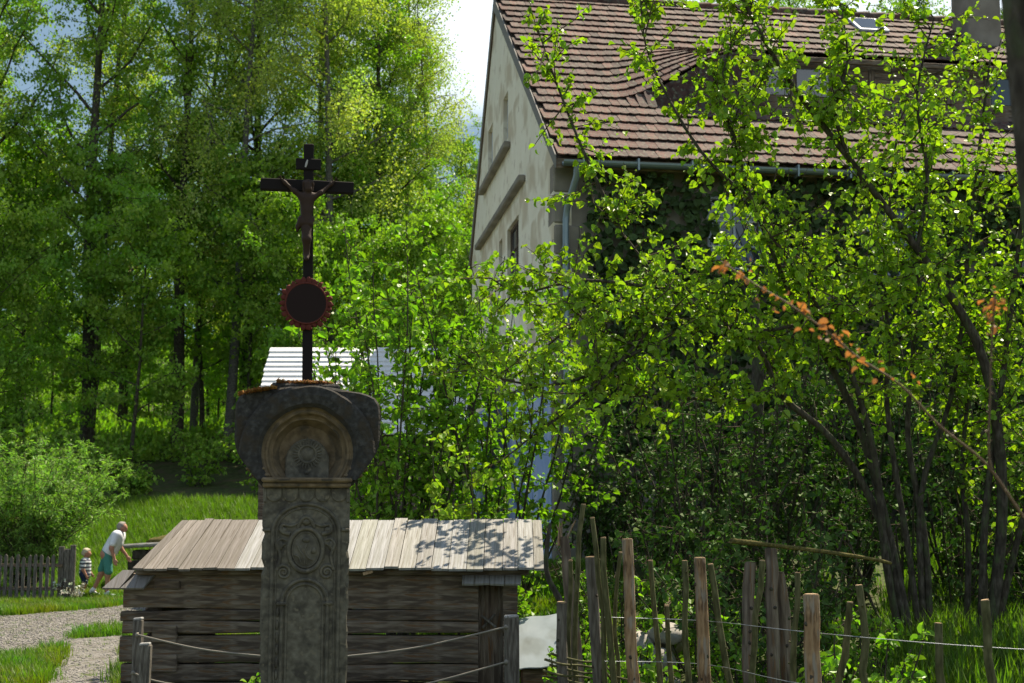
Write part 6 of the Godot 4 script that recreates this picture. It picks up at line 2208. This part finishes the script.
# ---------------------------------------------------------------- small things
func make_small_things() -> void:
	# pale sheet leaning on the ground beside the shed
	var t := thing("plastic_sheet", "pale blue white curved sheet lying beside the shed", "sheet", Vector3(0.36, 0.0, -13.1))
	var s := Shape.new()
	var g := []
	for i in 9:
		var line := PackedVector3Array()
		for j in 7:
			var u := i / 8.0
			var v := j / 6.0
			line.append(Vector3(-0.30 + u * 0.40, 0.30 + 0.40 * sin(v * PI * 0.5) + 0.04 * u + 0.006 * sin(u * 9.0 + v * 5.0), 0.35 - 0.8 * v))
		g.append(line)
	for i in 8:
		for j in 6:
			var na := Vector3(0, 0.9 * cos(j / 6.0 * PI * 0.5) + 0.3, 0.3 + cos(j / 6.0 * PI * 0.5)).normalized()
			var nb := Vector3(0, 0.9 * cos((j + 1) / 6.0 * PI * 0.5) + 0.3, 0.3 + cos((j + 1) / 6.0 * PI * 0.5)).normalized()
			for low in [0.0, 0.008]:
				var w := Vector3(0, -low, 0)
				s.tri_n(g[i][j] + w, g[i + 1][j] + w, g[i + 1][j + 1] + w, na, na, nb)
				s.tri_n(g[i][j] + w, g[i + 1][j + 1] + w, g[i][j + 1] + w, na, nb, nb)
	put("sheet", s, mats.tarp, t)
	s = Shape.new()
	s.hexa(Transform3D(Basis.IDENTITY, Vector3(-0.1, 0.14, -0.05)), Vector3(0.36, 0.30, 0.66), 0.02)
	put("crate", s, mats.log, t)
	var r := RandomNumberGenerator.new()
	r.seed = 88
	for k in 9:
		var o := thing("rock", "pale rough rock in the heap behind the stakes", "rock", Vector3(1.32 + r.randfn() * 0.17, 0.12 + 0.055 * k, -13.1 - 0.03 * k + r.randfn() * 0.1), 0.0, "rocks of the pale heap")
		var q := Shape.new()
		q.blob(Vector3.ZERO, Vector3(r.randf_range(.12, .2), r.randf_range(.08, .13), r.randf_range(.12, .18)), 300 + k, 0.35, 6, 9)
		put("rock_body", q, mats.pale_rock, o)


# Out-of-focus things close by at the right: a leaning dark pole and a rose shoot with young orange leaves.
func make_near_plants() -> void:
	var p := thing("leaning_pole", "dark leaning pole standing very close at the right", "pole", Vector3(1.52, 0, -3.6))
	var s := Shape.new()
	s.tube(PackedVector3Array([Vector3(0, -0.1, 0), Vector3(-0.06, 1.2, 0), Vector3(-0.10, 2.34, 0), Vector3(-0.135, 3.1, 0), Vector3(-0.17, 3.9, 0)]), PackedFloat32Array([.055, .05, .047, .045, .04]), 12, true, 1.0, 0.04, 2)
	put("shaft", s, mats.bark, p)
	var o := thing("rose_shoot", "thorny shoot with young orange leaves slanting across the hazel", "plant", Vector3(1.95, 0, -4.1))
	var r := RandomNumberGenerator.new()
	r.seed = 66
	var off := Vector3(-1.95, 0, 4.1)
	var lines := [
		[Vector3(1.95, 0, -4.1), Vector3(1.85, 0.7, -4.05), Vector3(1.58, 1.53, -4.0), Vector3(1.48, 1.66, -4.0), Vector3(1.38, 1.81, -4.0), Vector3(1.25, 1.92, -4.0), Vector3(1.14, 2.04, -4.0), Vector3(1.02, 2.12, -4.0), Vector3(0.94, 2.19, -4.0), Vector3(0.82, 2.28, -4.0), Vector3(0.72, 2.34, -4.0), Vector3(0.62, 2.41, -4.0)],
		[Vector3(1.395, 1.795, -4.0), Vector3(1.39, 1.83, -4.0), Vector3(1.392, 1.9, -4.0), Vector3(1.40, 2.0, -4.0), Vector3(1.41, 2.14, -4.0), Vector3(1.43, 2.31, -4.0)],
	]
	var buf := PackedFloat32Array()
	var k := 0
	for l in lines:
		var c := []
		for q in l:
			c.append(q + off)
		var line := smooth_line(c, 4)
		s = Shape.new()
		s.tube(line, taper(line.size(), 0.005, 0.0025) if k == 0 else taper(line.size(), 0.004, 0.0025), 7)
		put("stem", s, mats.rose_stem, o)
		var n := line.size()
		for j in 110:
			var t := r.randf_range(0.52, 1.0) if k == 0 else r.randf_range(0.88, 1.0)
			if k == 0 and fposmod(t * 26.0, 1.0) > 0.55:
				continue
			if k == 1 and j > 30:
				continue
			leaf_at(buf, along(line, t) + Vector3(r.randfn(), r.randfn(), r.randfn()) * 0.008, Vector3(0, 0.8, 0), 1.0, r)
		for j in 26:
			var q := Shape.new()
			var a := along(line, r.randf_range(0.2, 0.95))
			var d := Vector3(r.randfn(), r.randfn(), r.randfn()).normalized()
			q.tube(PackedVector3Array([a, a + d * 0.014]), PackedFloat32Array([.003, .0006]), 4)
			put("thorn", q, mats.rose_stem, o)
		k += 1
	hang_leaves(o, buf, leaf_mesh(0.024, 0.019, 0.25), mats.orange_leaf, 200)
